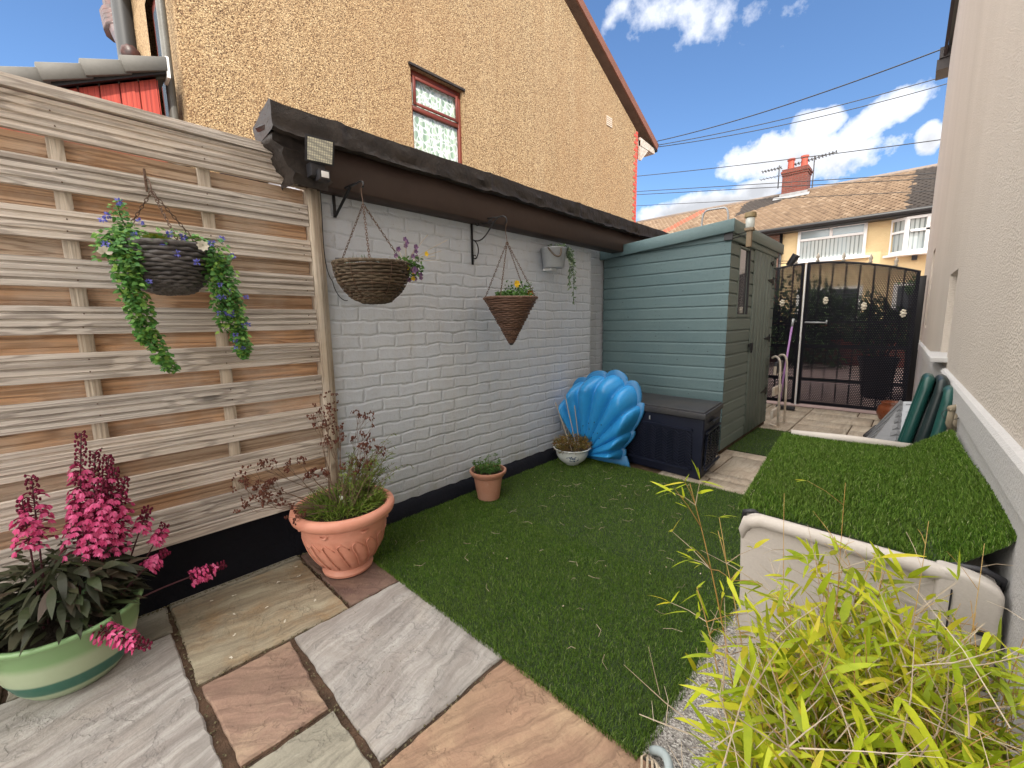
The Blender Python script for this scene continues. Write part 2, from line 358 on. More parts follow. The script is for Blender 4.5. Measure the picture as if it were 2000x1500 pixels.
st_buff = stone('buff_sandstone', (.45, .41, .30), (.27, .22, .155), (.36, .25, .14), ang=.15)
st_pink = stone('pink_sandstone', (.38, .25, .185), (.24, .15, .115), (.45, .33, .23), ang=.7)
st_oran = stone('orange_sandstone', (.43, .275, .18), (.30, .18, .12), (.50, .35, .225), ang=.3)
st_brown = stone('brown_sandstone', (.24, .155, .12), (.165, .10, .085), (.29, .20, .145), ang=.9)
m_mort = grime('sandy_mortar', (.15, .088, .055), (.03, .020, .013), 9, .95, 1., .012, 70)
m_beige = stone('pale_beige_paving', (.50, .43, .34), (.42, .34, .26), (.52, .46, .38), ang=0)
def f_agg(k, b):
    o = k.obj(); c = k.ramp(k.sep(k.vor(o, 260, 'F1', 'Color'))[0], [(0, (.10, .09, .085)), (.45, (.27, .25, .23)), (.8, (.42, .40, .37)), (1, (.62, .60, .57))]); setc(k, b, c, k.bump(k.vor(o, 260), .9, .004), .85)
m_agg = M('exposed_aggregate_concrete', f_agg)
m_teal = grime('blue_green_shed_paint', (.095, .160, .178), (.125, .19, .20), 3.5, .55, .5, .002, 60, .4, isl=.14)
m_teal2 = grime('grey_green_shed_paint', (.135, .172, .155), (.175, .205, .18), 3.5, .6, .5, .002, 60, .4, isl=.14)
m_blk = M('black_metal', None, (.012, .012, .014), .45, .2)
m_dark = M('dark_plastic', None, (.02, .02, .025), .5)
m_white = M('white_upvc', None, (.78, .78, .78), .4)
m_navy = grime('navy_resin_box', (.006, .009, .022), (.011, .014, .030), 6, .45, .4, .002, 70, .3)
m_navytop = grime('dusty_navy_lid', (.018, .020, .030), (.045, .042, .040), 5, .5, .4, .002, 70, .5)
m_blue = grime('bright_blue_plastic', (.022, .26, .62), (.03, .29, .66), 2.5, .36, .08, .001, 40, .5)
m_blue2 = grime('blue_plastic_flange', (.02, .16, .38), (.03, .20, .44), 8, .42, .2, .001, 60, .5)
def terra(name, c1, c2, line=0):
    def f(k, b):
        o = k.obj(); a = k.noise(o, 9, 5, .6); q = k.noise(o, 70, 4, .6); c = k.mix(k.ramp(a, [(.35, 0), (.7, 1)]), c1, c2); c = k.mix(k.math('MULTIPLY', k.ramp(q, [(.6, 0), (.8, 1)]), .35), c, (.62, .46, .38))
        setc(k, b, c, k.bump(q, .2, .001), .5)
    return M(name, f, c1, .5)
m_terra = terra('peach_terracotta_plastic', (.60, .25, .17), (.66, .31, .22))
m_terra2 = terra('old_terracotta', (.42, .19, .12), (.46, .25, .18))
m_soil = grime('dark_compost', (.02, .014, .010), (.05, .036, .024), 30, .95, 1, .01, 90)
m_beigep = grime('cream_resin_plastic', (.47, .43, .39), (.52, .48, .44), 3, .55, .5, .0012, 160, .45)
m_rust = grime('rusty_chain', (.07, .035, .02), (.12, .07, .045), 40, .7, .2, .001, 90, .5)
m_wick1 = grime('charcoal_wicker', (.055, .052, .052), (.13, .12, .118), 40, .6, .5, .001, 150, .5, isl=.5)
m_wick2 = grime('mossy_brown_wicker', (.055, .038, .024), (.125, .095, .062), 40, .75, .5, .001, 150, .4, isl=.6)
m_wick3 = grime('red_brown_wicker', (.085, .042, .028), (.15, .085, .055), 40, .65, .5, .001, 150, .5, isl=.6)
m_zinc = grime('galvanised_zinc', (.30, .32, .35), (.42, .44, .46), 12, .45, .2, .001, 60, .5, .3)
m_roofd = grime('grey_slate_tile', (.085, .082, .075), (.115, .11, .10), 4, .6, .3, .003, 40, .4, isl=.1)
m_red = None
def f_clad(k, b):
    o = k.obj(); y = k.sep(o)[1]; s = k.noise(k.comb(k.math('MULTIPLY', y, 90.0), k.math('MULTIPLY', k.sep(o)[2], 1.2), 0.0), 1.0, 3, .6)
    c = k.ramp(s, [(.3, (.22, .022, .014)), (.55, (.42, .05, .03)), (.75, (.55, .10, .06))]); setc(k, b, c, k.bump(s, .3, .003), .5)
m_clad = M('red_grained_cladding', f_clad)
m_wframe = grime('mahogany_window_frame', (.12, .024, .017), (.16, .034, .022), 10, .4, .2, .001, 60)
m_verge = grime('red_brown_verge', (.20, .075, .045), (.13, .055, .035), 6, .7, .4, .004, 30)

# ============================================================ SETTING
mb = MB(); g0 = []
mb.add([(-40, -12, -.06), (40, -12, -.06), (40, 90, -.06), (-40, 90, -.06)], [(0, 1, 2, 3)])
tag(mb.build('ground', grime('earth', (.16, .13, .10), (.22, .18, .14), 2, .9, .5, .01, 20)), kind='structure')
# mortar bed
mb = MB(); mb.box((-2.3, -2.4, -.05), (.6, .905, -.012)); tag(mb.build('patio_mortar', m_mort), kind='structure')
# slabs as one patio sheet, slab corners irregular
slabs = [(( -2.085, .165), (-1.565, .165), (-1.565, .655), (-2.085, .655), st_buff), ((-2.13, .165), (-2.098, .165), (-2.098, .66), (-2.13, .66), st_gg),
         ((-2.12, .68), (-1.572, .672), (-1.58, .90), (-2.12, .905), st_brown), ((-1.548, .452), (-.915, .440), (-.932, .915), (-1.566, .900), st_grey),
         ((-1.535, .170), (-1.172, .188), (-1.172, .405), (-1.535, .425), st_pink), ((-1.148, .17), (-.62, .17), (-.62, .408), (-1.148, .412), st_gg),
         ((-.893, .430), (-.30, .43), (-.30, .905), (-.912, .905), st_oran), ((-1.915, -.42), (-1.178, -.42), (-1.172, .146), (-1.908, .135), st_grey),
         ((-2.13, -.255), (-1.935, -.255), (-1.935, .145), (-2.13, .15), st_gg), ((-2.13, -.80), (-1.935, -.80), (-1.935, -.275), (-2.13, -.275), st_brown),
         ((-1.152, -.3), (-.62, -.3), (-.62, .148), (-1.152, .148), st_grey), ((-.60, -.3), (.2, -.3), (.2, .41), (-.60, .41), st_pink), ((-.28, .43), (.2, .43), (.2, .90), (-.28, .90), st_gg),
         ((-1.915, -1.0), (-1.2, -1.0), (-1.2, -.44), (-1.915, -.44), st_pink), ((-1.18, -1.0), (.2, -1.0), (.2, -.32), (-1.18, -.32), st_buff)]
mb = MB(); ms = [st_grey, st_gg, st_buff, st_pink, st_oran, st_brown]
for a, b_, c, d, mt in slabs:
    mb.cur = ms.index(mt); pts = []
    cs = [Vector((p[0], p[1], 0)) for p in (a, b_, c, d)]; ct_ = sum(cs, Vector()) / 4; cs = [p + Vector((math.copysign(.0045, p.x - ct_.x), math.copysign(.0045, p.y - ct_.y), 0)) for p in cs]; dz = rnd.uniform(-.002, .003)
    for i in range(4):
        p, q = cs[i], cs[(i + 1) % 4]; L = (q - p).length; n = max(3, int(L / .03)); nr = (q - p).cross(UP).normalized()
        for j in range(n):
            t = j / n; pts.append(p.lerp(q, t) + nr * (rnd.uniform(-.0045, .0025)))
    ctr = sum(cs, Vector()) / 4
    N = len(pts); top = [p + (ctr - p).normalized() * .006 + UP * dz for p in pts]; mid = [p + UP * (dz - .006) for p in pts]; bot = [p - UP * .03 for p in pts]
    mb.add(top + mid + bot, [tuple(range(N))] + [(i, N + i, N + (i + 1) % N, (i + 1) % N) for i in range(N)] + [(N + i, 2 * N + i, 2 * N + (i + 1) % N, N + (i + 1) % N) for i in range(N)])
tag(mb.build('patio', ms), kind='structure')
# far paving (beige slabs) between box, shed and gate
mb = MB(); mb.box((-2.6, 2.6, -.05), (.4, 6.5, -.012)); tag(mb.build('paving_bed', m_mort), kind='structure')
mb = MB()
for (x0, x1, y0, y1) in [(-1.30, -.985, 2.84, 3.07), (-.975, -.60, 2.84, 3.07), (-1.30, -.60, 3.083, 3.20), (-1.30, -1.02, 3.215, 3.80), (-1.008, -.60, 3.215, 3.70), (-1.30, -.60, 3.712, 3.86)]: mb.box((x0, y0, -.04), (x1, y1, rnd.uniform(-.001, .002)))
y0 = 4.88
for r_, hh in enumerate((.46, .3, .46, .3)):
    x0 = -1.75
    while x0 < .12:
        w_ = rnd.choice((.3, .45, .6)); mb.box((x0, y0, -.04), (min(.13, x0 + w_ - .010), y0 + hh - .010, rnd.uniform(-.001, .002))); x0 += w_
    y0 += hh
tag(mb.build('paving', m_beige, bevel=.004, seg=1), kind='structure')
# aggregate concrete edge
mb = MB(); mb.box((-.44, .912, -.04), (.22, 3.9, .002)); tag(mb.build('concrete_path', m_agg), kind='structure')
# road beyond gate
mb = MB(); mb.box((-14, 6.5, -.05), (14, 16.2, -.02)); tag(mb.build('driveway', grime('pink_block_paving', (.42, .30, .27), (.34, .25, .23), 3, .85, .5, .01, 12)), kind='structure')

# ------------------------------------------------ turf
m_turfb = grime('turf_backing', (.016, .032, .010), (.028, .048, .014), 20, .9, .5, .005, 60)
def f_blade(k, b):
    i = k.isl(); o = k.obj(); n = k.noise(o, 3.5, 5, .65)
    c = k.ramp(i, [(0, (.026, .070, .007)), (.35, (.060, .135, .013)), (.8, (.115, .21, .026)), (.95, (.19, .28, .055)), (1, (.36, .40, .20))])
    c = k.mix(k.ramp(n, [(.35, 0), (.7, .5)]), c, (.10, .15, .03)); setc(k, b, c, None, .55)
m_blade = M('synthetic_grass_blades', f_blade, spec=.12)
rs = np.random.RandomState(3)
def blades(name, polys, mat, hmin=.010, hmax=.021, parent=None, surf=None, w=.0019, edge=0, lean=(0, 0)):
    """polys: (x0,y0,x1,y1,density); one tapered leaning blade each"""
    P = []
    for (x0, y0, x1, y1, dens) in polys:
        n = int((x1 - x0) * (y1 - y0) * dens); P.append(np.stack([rs.uniform(x0, x1, n), rs.uniform(y0, y1, n)], 1))
    P = np.concatenate(P); n = len(P)
    base = np.concatenate([P, np.zeros((n, 1))], 1) if surf is None else surf(P)
    a = rs.uniform(0, 2 * np.pi, n); hh = rs.uniform(hmin, hmax, n); ln = rs.uniform(.1, .75, n) * hh; la = a + rs.normal(np.pi / 2, .5, n)
    ww = w * rs.uniform(.7, 1.2, n); dx = np.cos(a) * ww / 2; dy = np.sin(a) * ww / 2
    v = np.zeros((n, 5, 3)); v[:, 0] = base + np.stack([-dx, -dy, 0 * dx], 1); v[:, 1] = base + np.stack([dx, dy, 0 * dx], 1)
    mid = base + np.stack([np.cos(la) * ln * .35 + lean[0] * hh * .4, np.sin(la) * ln * .35 + lean[1] * hh * .4, hh * .6], 1)
    v[:, 2] = mid + np.stack([dx * .8, dy * .8, 0 * dx], 1); v[:, 3] = mid - np.stack([dx * .8, dy * .8, 0 * dx], 1)
    v[:, 4] = base + np.stack([np.cos(la) * ln + lean[0] * hh, np.sin(la) * ln + lean[1] * hh, hh * .95], 1)
    me = bpy.data.meshes.new(name); me.vertices.add(n * 5); me.vertices.foreach_set('co', v.reshape(-1))
    idx = np.arange(n) * 5; quad = np.stack([idx, idx + 1, idx + 2, idx + 3], 1); tri = np.stack([idx + 3, idx + 2, idx + 4], 1)
    loops = np.concatenate([quad, tri], 1).reshape(-1); me.loops.add(len(loops)); me.loops.foreach_set('vertex_index', loops.astype(np.int32))
    me.polygons.add(2 * n); st = np.stack([np.arange(n) * 7, np.arange(n) * 7 + 4], 1).reshape(-1); me.polygons.foreach_set('loop_start', st.astype(np.int32))
    me.update(calc_edges=True); me.validate(); me.materials.append(mat)
    o = bpy.data.objects.new(name, me); COL.objects.link(o)
    if parent: o.parent = parent
    return o
mb = MB(); mb.box((-2.06, .90, -.01), (-.43, 2.875, .006)); mb.box((-1.12, 3.865, -.01), (-.45, 4.85, .006))
tag(mb.build('turf_backing', m_turfb), kind='structure')
tag(blades('artificial_grass', [(-2.07, .885, -.425, 1.7, 105000), (-2.07, 1.7, -.425, 2.885, 62000), (-1.12, 3.86, -.45, 4.86, 26000), (-.45, .90, -.41, 2.6, 60000)], m_blade), kind='stuff')

# ============================================================ LEFT FENCE
t = thing('base_wall', 'low black painted masonry base wall under the weathered timber fence', 'wall', (-2.15, -.6, 0))
mb = MB(); mb.box((-2.32, -2.4, -.05), (-2.125, .885, .262)); mb.build('wall', m_black, t)
t = thing('timber_fence', 'weathered horizontal slatted timber fence panel on a black base wall', 'fence', (-2.12, -.6, .26))
FX = -2.09
def prof_board(mb, z0, z1, x, th, y0, y1, grooves=(.24, .5, .76), n=18, gd=.0075):
    H = z1 - z0; pr = [(x - th, z0), (x, z0 + .001)]
    for g in grooves:
        zc = z0 + H * g; pr += [(x, zc - .0055), (x - gd, zc - .0025), (x - gd, zc + .0025), (x, zc + .0055)]
    pr += [(x, z1 - .001), (x - th, z1)]
    P = []
    for i in range(n + 1):
        y = y0 + (y1 - y0) * i / n; w_ = .0012 * math.sin(y * 4.1 + z0 * 31); P.append([(a + w_, y, c + w_) for a, c in pr])
    mb.grid(P, True); mb.add(P[0], [tuple(range(len(pr)))]); mb.add(P[-1], [tuple(range(len(pr)))[::-1]])
mb = MB(); rb = MB()
prof_board(mb, 1.748, 1.862, FX, .02, -2.3, .835, (.2, .42, .64, .84))
for k_ in range(9):
    z1 = 1.673 - .158 * k_; prof_board(mb, z1 - .092, z1 + .004, FX, .018, -2.3, .835)
for k_ in range(10):
    z1 = 1.748 - .158 * k_; top = z1 + (.004 if k_ < 2 else .012); prof_board(rb, max(.27, z1 - .085), top, FX - .042, .014, -2.3, .835, (.3, .7), gd=.004)
mb.cur = 1
for k_ in range(10):
    for yn in (-1.19, -.38, .044, .449, .80):
        for dz in (.022, .064):
            zn = (1.586 if k_ == 9 else 1.673 - .158 * k_ - .087) + dz if k_ < 9 else 1.762 + dz; mb.ball((FX + .001, yn + rnd.uniform(-.006, .006), zn + rnd.uniform(-.003, .003)), .0028, 6, 4, (.5, 1, 1))
mb.build('front_slat', [m_front, m_rust], t); rb.build('rear_slat', m_rear, t)
for y in (-1.19, -.38, .044, .449):
    mb = MB(); mb.box((FX - .0410, y - .021, .262), (FX - .0185, y + .021, 1.86)); mb.build('batten', m_batten, t, bevel=.002, seg=1)
mb = MB(); mb.box((FX - .085, .838, .262), (FX + .012, .880, 1.79)); mb.box((FX - .03, .880, .5), (FX - .012, .905, 1.77)); mb.build('post', m_batten, t, bevel=.003, seg=1)
mb = MB(); prof_board(mb, 1.864, 1.892, FX + .012, .06, -2.3, .77, (), gd=0); prof_board(mb, 1.893, 1.905, FX + .003, .045, -2.3, .75, (), gd=0); mb.build('capping_rail', m_front, t)
mb = MB(); prof_board(mb, .262, .312, FX + .006, .03, -2.3, .837, (.75,), gd=.003); mb.build('bottom_rail', m_front, t)

# ============================================================ GREY BRICK WALL / FLAT ROOFED GARAGE
t = thing('garage', 'grey painted brick garage wall with black flat roof edge', 'garage', (-2.3, 2.4, 0))
mb = MB(); mb.add([(-2.12, .885, -.05), (-2.12, 3.24, -.05), (-2.12, 3.24, 1.93), (-2.12, .885, 1.93)], [(0, 1, 2, 3)])
mb.add([(-2.25, 3.24, -.05), (-2.25, 5.6, -.05), (-2.25, 5.6, 1.93), (-2.25, 3.24, 1.93)], [(0, 1, 2, 3)])
mb.add([(-2.12, 3.24, -.05), (-2.25, 3.24, -.05), (-2.25, 3.24, 1.93), (-2.12, 3.24, 1.93)], [(0, 1, 2, 3)])
mb.add([(-2.12, .885, -.05), (-2.12, .885, 1.93), (-4.4, .885, 1.93), (-4.4, .885, -.05)], [(0, 1, 2, 3)])
mb.add([(-2.25, 5.6, -.05), (-4.4, 5.6, -.05), (-4.4, 5.6, 1.93), (-2.25, 5.6, 1.93)], [(0, 1, 2, 3)])
mb.build('brickwork', m_brick, t)
P = []
for i in range(50):
    y = .89 + (3.24 - .89) * i / 49; e = .004 * math.sin(i * 2.3) + rnd.uniform(-.003, .003)
    P.append([(-2.118, y, .088 + e), (-2.098 + e, y, .086 + e), (-2.066 + e, y, .066 + e), (-2.056 + e, y, -.02)])
mb = MB(); mb.grid(P); mb.build('plinth', m_black, t, smooth=True)
mb = MB(); mb.box((-2.13, .80, 1.752), (-2.0, 5.55, 1.925)); mb.build('fascia', m_fascia, t, bevel=.004, seg=1)
# felt edge, lumpy and lapped
P = []; NN = 220
for i in range(NN + 1):
    y = .665 + (5.6 - .665) * i / NN; n_ = lambda a, s_=1: math.sin(y * a * s_ + a) * .5 + math.sin(y * a * 2.7 * s_ + 1.3 * a) * .3
    seam = .009 if (y % .93) < .03 else 0; e = .005 * n_(5) + .003 * n_(17); e2 = .006 * n_(9) + .004 * n_(43); e3 = .007 * n_(13) + .003 * n_(37)
    zb = 1.912 + e3 + .004 * n_(31)
    P.append([(-2.19, y, 1.985), (-2.05, y, 2.012 + e * .5), (-1.965 + e2 * .5, y, 2.028 + e * .7), (-1.952 + e2 * .6 + seam, y, 2.022 + e * .7), (-1.949 + e2 + seam, y, 1.995), (-1.947 - e3 + seam, y, 1.965), (-1.950 + e3 + seam, y, 1.940), (-1.944 + e2 + seam, y, zb + .006), (-1.962, y, zb - .002)])
mb = MB(); mb.grid(P)
mb.add([P[0][i] for i in range(9)] + [(-2.15, .665, 1.9)], [tuple(range(10))])
# crumpled felt end by the fence
Q = []
for i in range(14):
    z = 2.022 - i * .0225; w = .012 * math.sin(i * 1.9) + .008 * math.sin(i * 3.7)
    yo = .668 + (.0 if i < 5 else .010 * (i - 5)) + w; Q.append([(-2.16, yo + .03, z), (-2.1, yo + w * .4, z), (-2.02, yo - w, z), (-1.985 + w * .6, yo + .01, z), (-1.99 + w * .4, yo + .06, z), (-1.992 + w * .3, yo + .11 + w, z), (-1.996, yo + .17 + w, z)])
mb.grid(Q); mb.add([(-4.4, .70, 1.99), (-2.5, .70, 1.99), (-2.5, 5.6, 1.99), (-4.4, 5.6, 1.99)], [(0, 1, 2, 3)])
mb.build('felt_edge', m_felt, t, auto=38)

# ============================================================ LEFT HOUSE
t = thing('neighbour_house', 'tan pebbledashed house with tall gable end and red framed window', 'house', (-5, 5.2, 0))
HX = -5.0; y0, y1, ez, ya, az = .985, 9.50, 5.14, 5.2, 7.72
wy0, wy1, wz0, wz1 = 3.43, 4.30, 2.30, 4.42
mb = MB()
def poly(mb, pts): mb.add(pts, [tuple(range(len(pts)))])
for a in [((y0, 0), (wy0, 0), (wy0, 7.72 - (ya - wy0) * .49), (y0, 5.65)), ((wy1, 0), (9.43, 0), (9.43, 5.42), (ya, 7.5), (wy1, 7.06)), ((wy0, 0), (wy1, 0), (wy1, wz0), (wy0, wz0)), ((wy0, wz1), (wy1, wz1), (wy1, 7.06), (wy0, 6.85))]: poly(mb, [(HX, p, q) for p, q in a])
for a, b_ in (((wy0, wz0), (wy0, wz1)), ((wy0, wz1), (wy1, wz1)), ((wy1, wz1), (wy1, wz0)), ((wy1, wz0), (wy0, wz0))): poly(mb, [(HX, a[0], a[1]), (HX, b_[0], b_[1]), (HX - .12, b_[0], b_[1]), (HX - .12, a[0], a[1])])
rw = [(-5.62, 0, 6), (-7.6, 0, 0)]
poly(mb, [(HX, y0, 0), (HX, y0, 5.6), (-5.42, y0, 5.6), (-5.42, y0, 0)])
poly(mb, [(-6.35, y0, 0), (-6.35, y0, 5.6), (-7.35, y0, 5.6), (-7.35, y0, 0)])
poly(mb, [(-5.42, y0, 0), (-5.42, y0, 2.75), (-6.35, y0, 2.75), (-6.35, y0, 0)]); poly(mb, [(-5.42, y0, 4.6), (-5.42, y0, 5.6), (-6.35, y0, 5.6), (-6.35, y0, 4.6)])
poly(mb, [(-7.35, y0, 0), (-7.35, 9.5, 0), (-7.35, 9.5, 5.6), (-7.35, y0, 5.6)])
mb.build('wall', m_dash, t)
mb = MB(); mb.box((HX - .3, 9.43, 0), (HX + .006, 9.52, 5.40)); 
for i in range(0, 36): mb.box((HX - .001, 9.35, .15 * i + .02), (HX + .005, 9.431, .15 * i + .085))
mb.build('quoin', m_quoin, t)
mb = MB(); s_ = .485
for sgn in (-1, 1):
    e = ya + sgn * (5.12 if sgn > 0 else 4.6); zz = 7.76 - abs(e - ya) * s_
    a = [(HX + .10, ya, 7.76), (HX + .10, e, zz), (-7.45, e, zz), (-7.45, ya, 7.76)]; b_ = [(p[0], p[1], p[2] + .09) for p in a]
    mb.hexa(a + b_)
rf = mb.build('roof', grime('brown_roof_tile', (.20, .12, .08), (.13, .08, .055), 5, .8, .5, .01, 20), t)
mb = MB()
for sgn in (-1, 1):
    e = ya + sgn * (5.12 if sgn > 0 else 4.6); zz = 7.76 - abs(e - ya) * s_; mb.beam((HX + .105, ya, 7.74), (HX + .105, e, zz - .02), .03, .15, (1, 0, 0))
mb.build('verge_board', m_verge, t)
mb = MB(); mb.box((HX - .4, 9.53, 5.10), (HX + .07, 10.25, 5.22)); mb.hexa([(HX + .02, 9.53, 4.8), (HX + .06, 9.53, 4.8), (HX + .06, 9.6, 4.8), (HX + .02, 9.6, 4.8), (HX + .02, 9.53, 5.28), (HX + .06, 9.53, 5.28), (HX + .06, 10.1, 5.24), (HX + .02, 10.1, 5.24)])
mb.build('eaves_box', grime('peeling_white_eaves', (.62, .58, .52), (.28, .22, .17), 14, .7, .3, .002, 50), t)
mb = MB(); mb.tube([(HX + .1, 10.28, 5.20), (-11, 10.28, 5.20)], .06, 8); mb.build('gutter', m_blk, t, smooth=True)
# window
f_ = MB(); X0, X1 = HX - .11, HX - .055
f_.box((X0, wy0, wz0), (X1, wy0 + .05, wz1)); f_.box((X0, wy1 - .05, wz0), (X1, wy1, wz1)); f_.box((X0, wy0 + .05, wz1 - .07), (X1, wy1 - .05, wz1)); f_.box((X0, wy0 + .05, 3.93), (X1 + .004, wy1 - .05, 3.99)); f_.box((X0, wy0 + .05, wz0), (X1, wy1 - .05, wz0 + .06))
f_.box((X1, wy0 + .055, 3.995), (X1 + .02, wy0 + .10, wz1 - .075)); f_.box((X1, wy1 - .10, 3.995), (X1 + .02, wy1 - .055, wz1 - .075)); f_.box((X1, wy0 + .1, 3.995), (X1 + .02, wy1 - .1, 4.035)); f_.box((X1, wy0 + .1, wz1 - .115), (X1 + .02, wy1 - .1, wz1 - .075))
wf = f_.build('window', m_wframe, t, bevel=.004, seg=1)
def f_lace(k, b):
    o = k.obj(); x, y, z = k.sep(o)[:3]; v = k.comb(k.math('MULTIPLY', y, 1.0), k.math('MULTIPLY', z, .8), 0.0)
    wv = k.noise(v, 8, 2, .5, col=True); vv = k.vmath('ADD', v, k.scale(wv, .12))
    a = k.vor(vv, 15, 'DISTANCE_TO_EDGE'); leafy = k.ramp(a, [(.05, 1), (.16, 0)])
    foldn = k.math('ADD', k.math('MULTIPLY', k.math('SINE', k.math('MULTIPLY', y, 55.0)), .5), .5)
    c = k.mix(k.ramp(foldn, [(0, .0), (1, 1)]), (.26, .36, .24), (.50, .58, .46)); c = k.mix(leafy, c, (.85, .86, .84)); setc(k, b, c, k.bump(foldn, .6, .02), .8)
m_lace = M('lace_curtain', f_lace)
mb = MB(); mb.add([(HX - .095, wy0 + .04, wz0), (HX - .095, wy1 - .04, wz0), (HX - .095, wy1 - .04, wz1), (HX - .095, wy0 + .04, wz1)], [(0, 1, 2, 3)]); mb.build('net_curtain', m_lace, wf)
m_glass = M('window_glass', None, (.9, .95, .95), .03); _b = m_glass.node_tree.nodes['Principled BSDF']; _b.inputs['Transmission Weight'].default_value = 1; _b.inputs['IOR'].default_value = 1.3
def glassf(k, b):
    t_ = k.n('ShaderNodeBsdfTransparent'); t_.inputs[0].default_value = (.92, .95, .95, 1); g_ = k.n('ShaderNodeBsdfGlossy'); g_.inputs['Roughness'].default_value = .03
    fr = k.n('ShaderNodeFresnel'); fr.inputs[0].default_value = 1.5; ms_ = k.n('ShaderNodeMixShader'); ms_.inputs[0].default_value = .10; k.L.new(t_.outputs[0], ms_.inputs[1]); k.L.new(g_.outputs[0], ms_.inputs[2])
    out = [n for n in k.nt.nodes if n.type == 'OUTPUT_MATERIAL'][0]; k.L.new(ms_.outputs[0], out.inputs[0])
m_glass = M('window_glass', glassf)
mb = MB(); mb.add([(X1 - .02, wy0 + .05, wz0 + .06), (X1 - .02, wy1 - .05, wz0 + .06), (X1 - .02, wy1 - .05, wz1 - .07), (X1 - .02, wy0 + .05, wz1 - .07)], [(0, 1, 2, 3)]); mb.build('pane', m_glass, wf)
mb = MB(); mb.box((HX - .02, wy0 - .03, wz1 + .002), (HX + .03, wy1 + .03, wz1 + .03)); mb.build('drip_lead', m_felt, wf)
mb = MB()
for i in range(5): mb.box((HX - .01, 8.16, 5.15 + i * .038), (HX + .012, 8.38, 5.173 + i * .038))
mb.build('air_vent', grime('cream_vent', (.55, .46, .36), (.62, .52, .42)), t)
# rear window + pipes
mb = MB(); mb.box((-6.35, y0 + .06, 2.75), (-5.42, y0 + .12, 4.6)); w2 = mb.build('window', m_wframe, t)
mb = MB(); mb.add([(-6.28, y0 + .055, 2.82), (-5.49, y0 + .055, 2.82), (-5.49, y0 + .055, 4.5), (-6.28, y0 + .055, 4.5)], [(0, 1, 2, 3)]); mb.build('pane', M('dark_pane', None, (.10, .13, .17), .08), w2)
mb = MB(); mb.tube([(-5.13, .91, 5.4), (-5.13, .91, 2.93), (-5.13, .91, 0)], .036, 12); mb.tube([(-5.13, .91, 2.62), (-5.13, .91, 2.68)], .046, 12); mb.box((-5.16, .93, 2.63), (-5.08, 1.0, 2.67)); mb.build('downpipe', grime('grey_downpipe', (.13, .13, .12), (.09, .085, .075), 8, .4), t, auto=40)
mb = MB(); mb.tube([(-7.22, .90, 6.5), (-7.22, .90, 3)], .10, 12); mb.build('soil_pipe', M('black_pipe', None, (.03, .032, .035), .5), t, auto=40)
WP = [(-8.56, .95, 5.85), (-8.44, .95, 5.44), (-8.31, .95, 5.22), (-7.9, .95, 4.90), (-7.41, .93, 4.56), (-6.98, .9, 4.32)]
mb = MB(); mb.tube(WP, .095, 10)
for i in range(4): q_ = Vector(WP[1]).lerp(Vector(WP[2]), i / 3); mb.tube([q_, q_ + Vector((.05, 0, -.10))], .145, 10)
mb.build('waste_pipe', grime('peeling_pipe', (.10, .035, .03), (.02, .02, .022), 12, .4, .5, .003, 40), t, smooth=True)

# red clad extension
t = thing('clad_extension', 'red board clad extension with grey tiled verge beside the tan house', 'extension', (-5, -.8, 0))
mb = MB(); n_ = 22; yw = .128
for i in range(n_):
    yb = .79 - i * yw; zt = lambda y: 3.365 + (y - .855) * .50
    mb.hexa([(-5.03, yb - yw + .010, 0), (-5.0, yb - yw + .010, 0), (-5.0, yb, 0), (-5.03, yb, 0), (-5.03, yb - yw + .010, zt(yb - yw)), (-5.0, yb - yw + .010, zt(yb - yw)), (-5.0, yb, zt(yb)), (-5.03, yb, zt(yb))])
mb.add([(-5.02, .79, 0), (-5.02, -2.1, 0), (-5.02, -2.1, 1.86), (-5.02, .79, 3.30)], [(0, 1, 2, 3)])
mb.build('cladding', m_clad, t)
mb = MB(); mb.box((-5.6, .795, 0), (-5.005, .80, 3.28)); mb.build('return_cladding', m_clad, t)
mb = MB(); a = [(-5.0, .86, 3.32), (-5.0, -2.2, 1.79), (-8, -2.2, 1.79), (-8, .86, 3.32)]; mb.hexa(a + [(p[0], p[1], p[2] + .09) for p in a]); mb.build('roof', m_roofd, t)
mb = MB()
for i in range(10):
    yb = .85 - i * .245; zb = 3.32 + (yb - .86) * .5; yb2 = yb - .27; zb2 = 3.32 + (yb2 - .86) * .5
    xo = -4.912; P_ = [(xo + .012, yb2, zb2 + .045), (xo - .012, yb + .02, zb + .038), (xo - .012, yb + .02, zb + .150), (xo + .012, yb2 - .03, zb2 + .163)]
    q = [(-5.03, p[1], p[2]) for p in P_]; mb.hexa([q[0], P_[0], P_[1], q[1], q[3], P_[3], P_[2], q[2]])
mb.build('verge_tile', m_roofd, t, bevel=.006, seg=1)
mb = MB(); mb.beam((-4.965, .85, 3.345), (-4.965, -2.1, 1.86), .05, .03, (1, 0, 0)); mb.build('drip_trim', m_blk, t)
mb = MB(); mb.box((-5.1, .862, 3.30), (-4.93, .885, 3.47)); mb.build('end_cap', m_white, t)

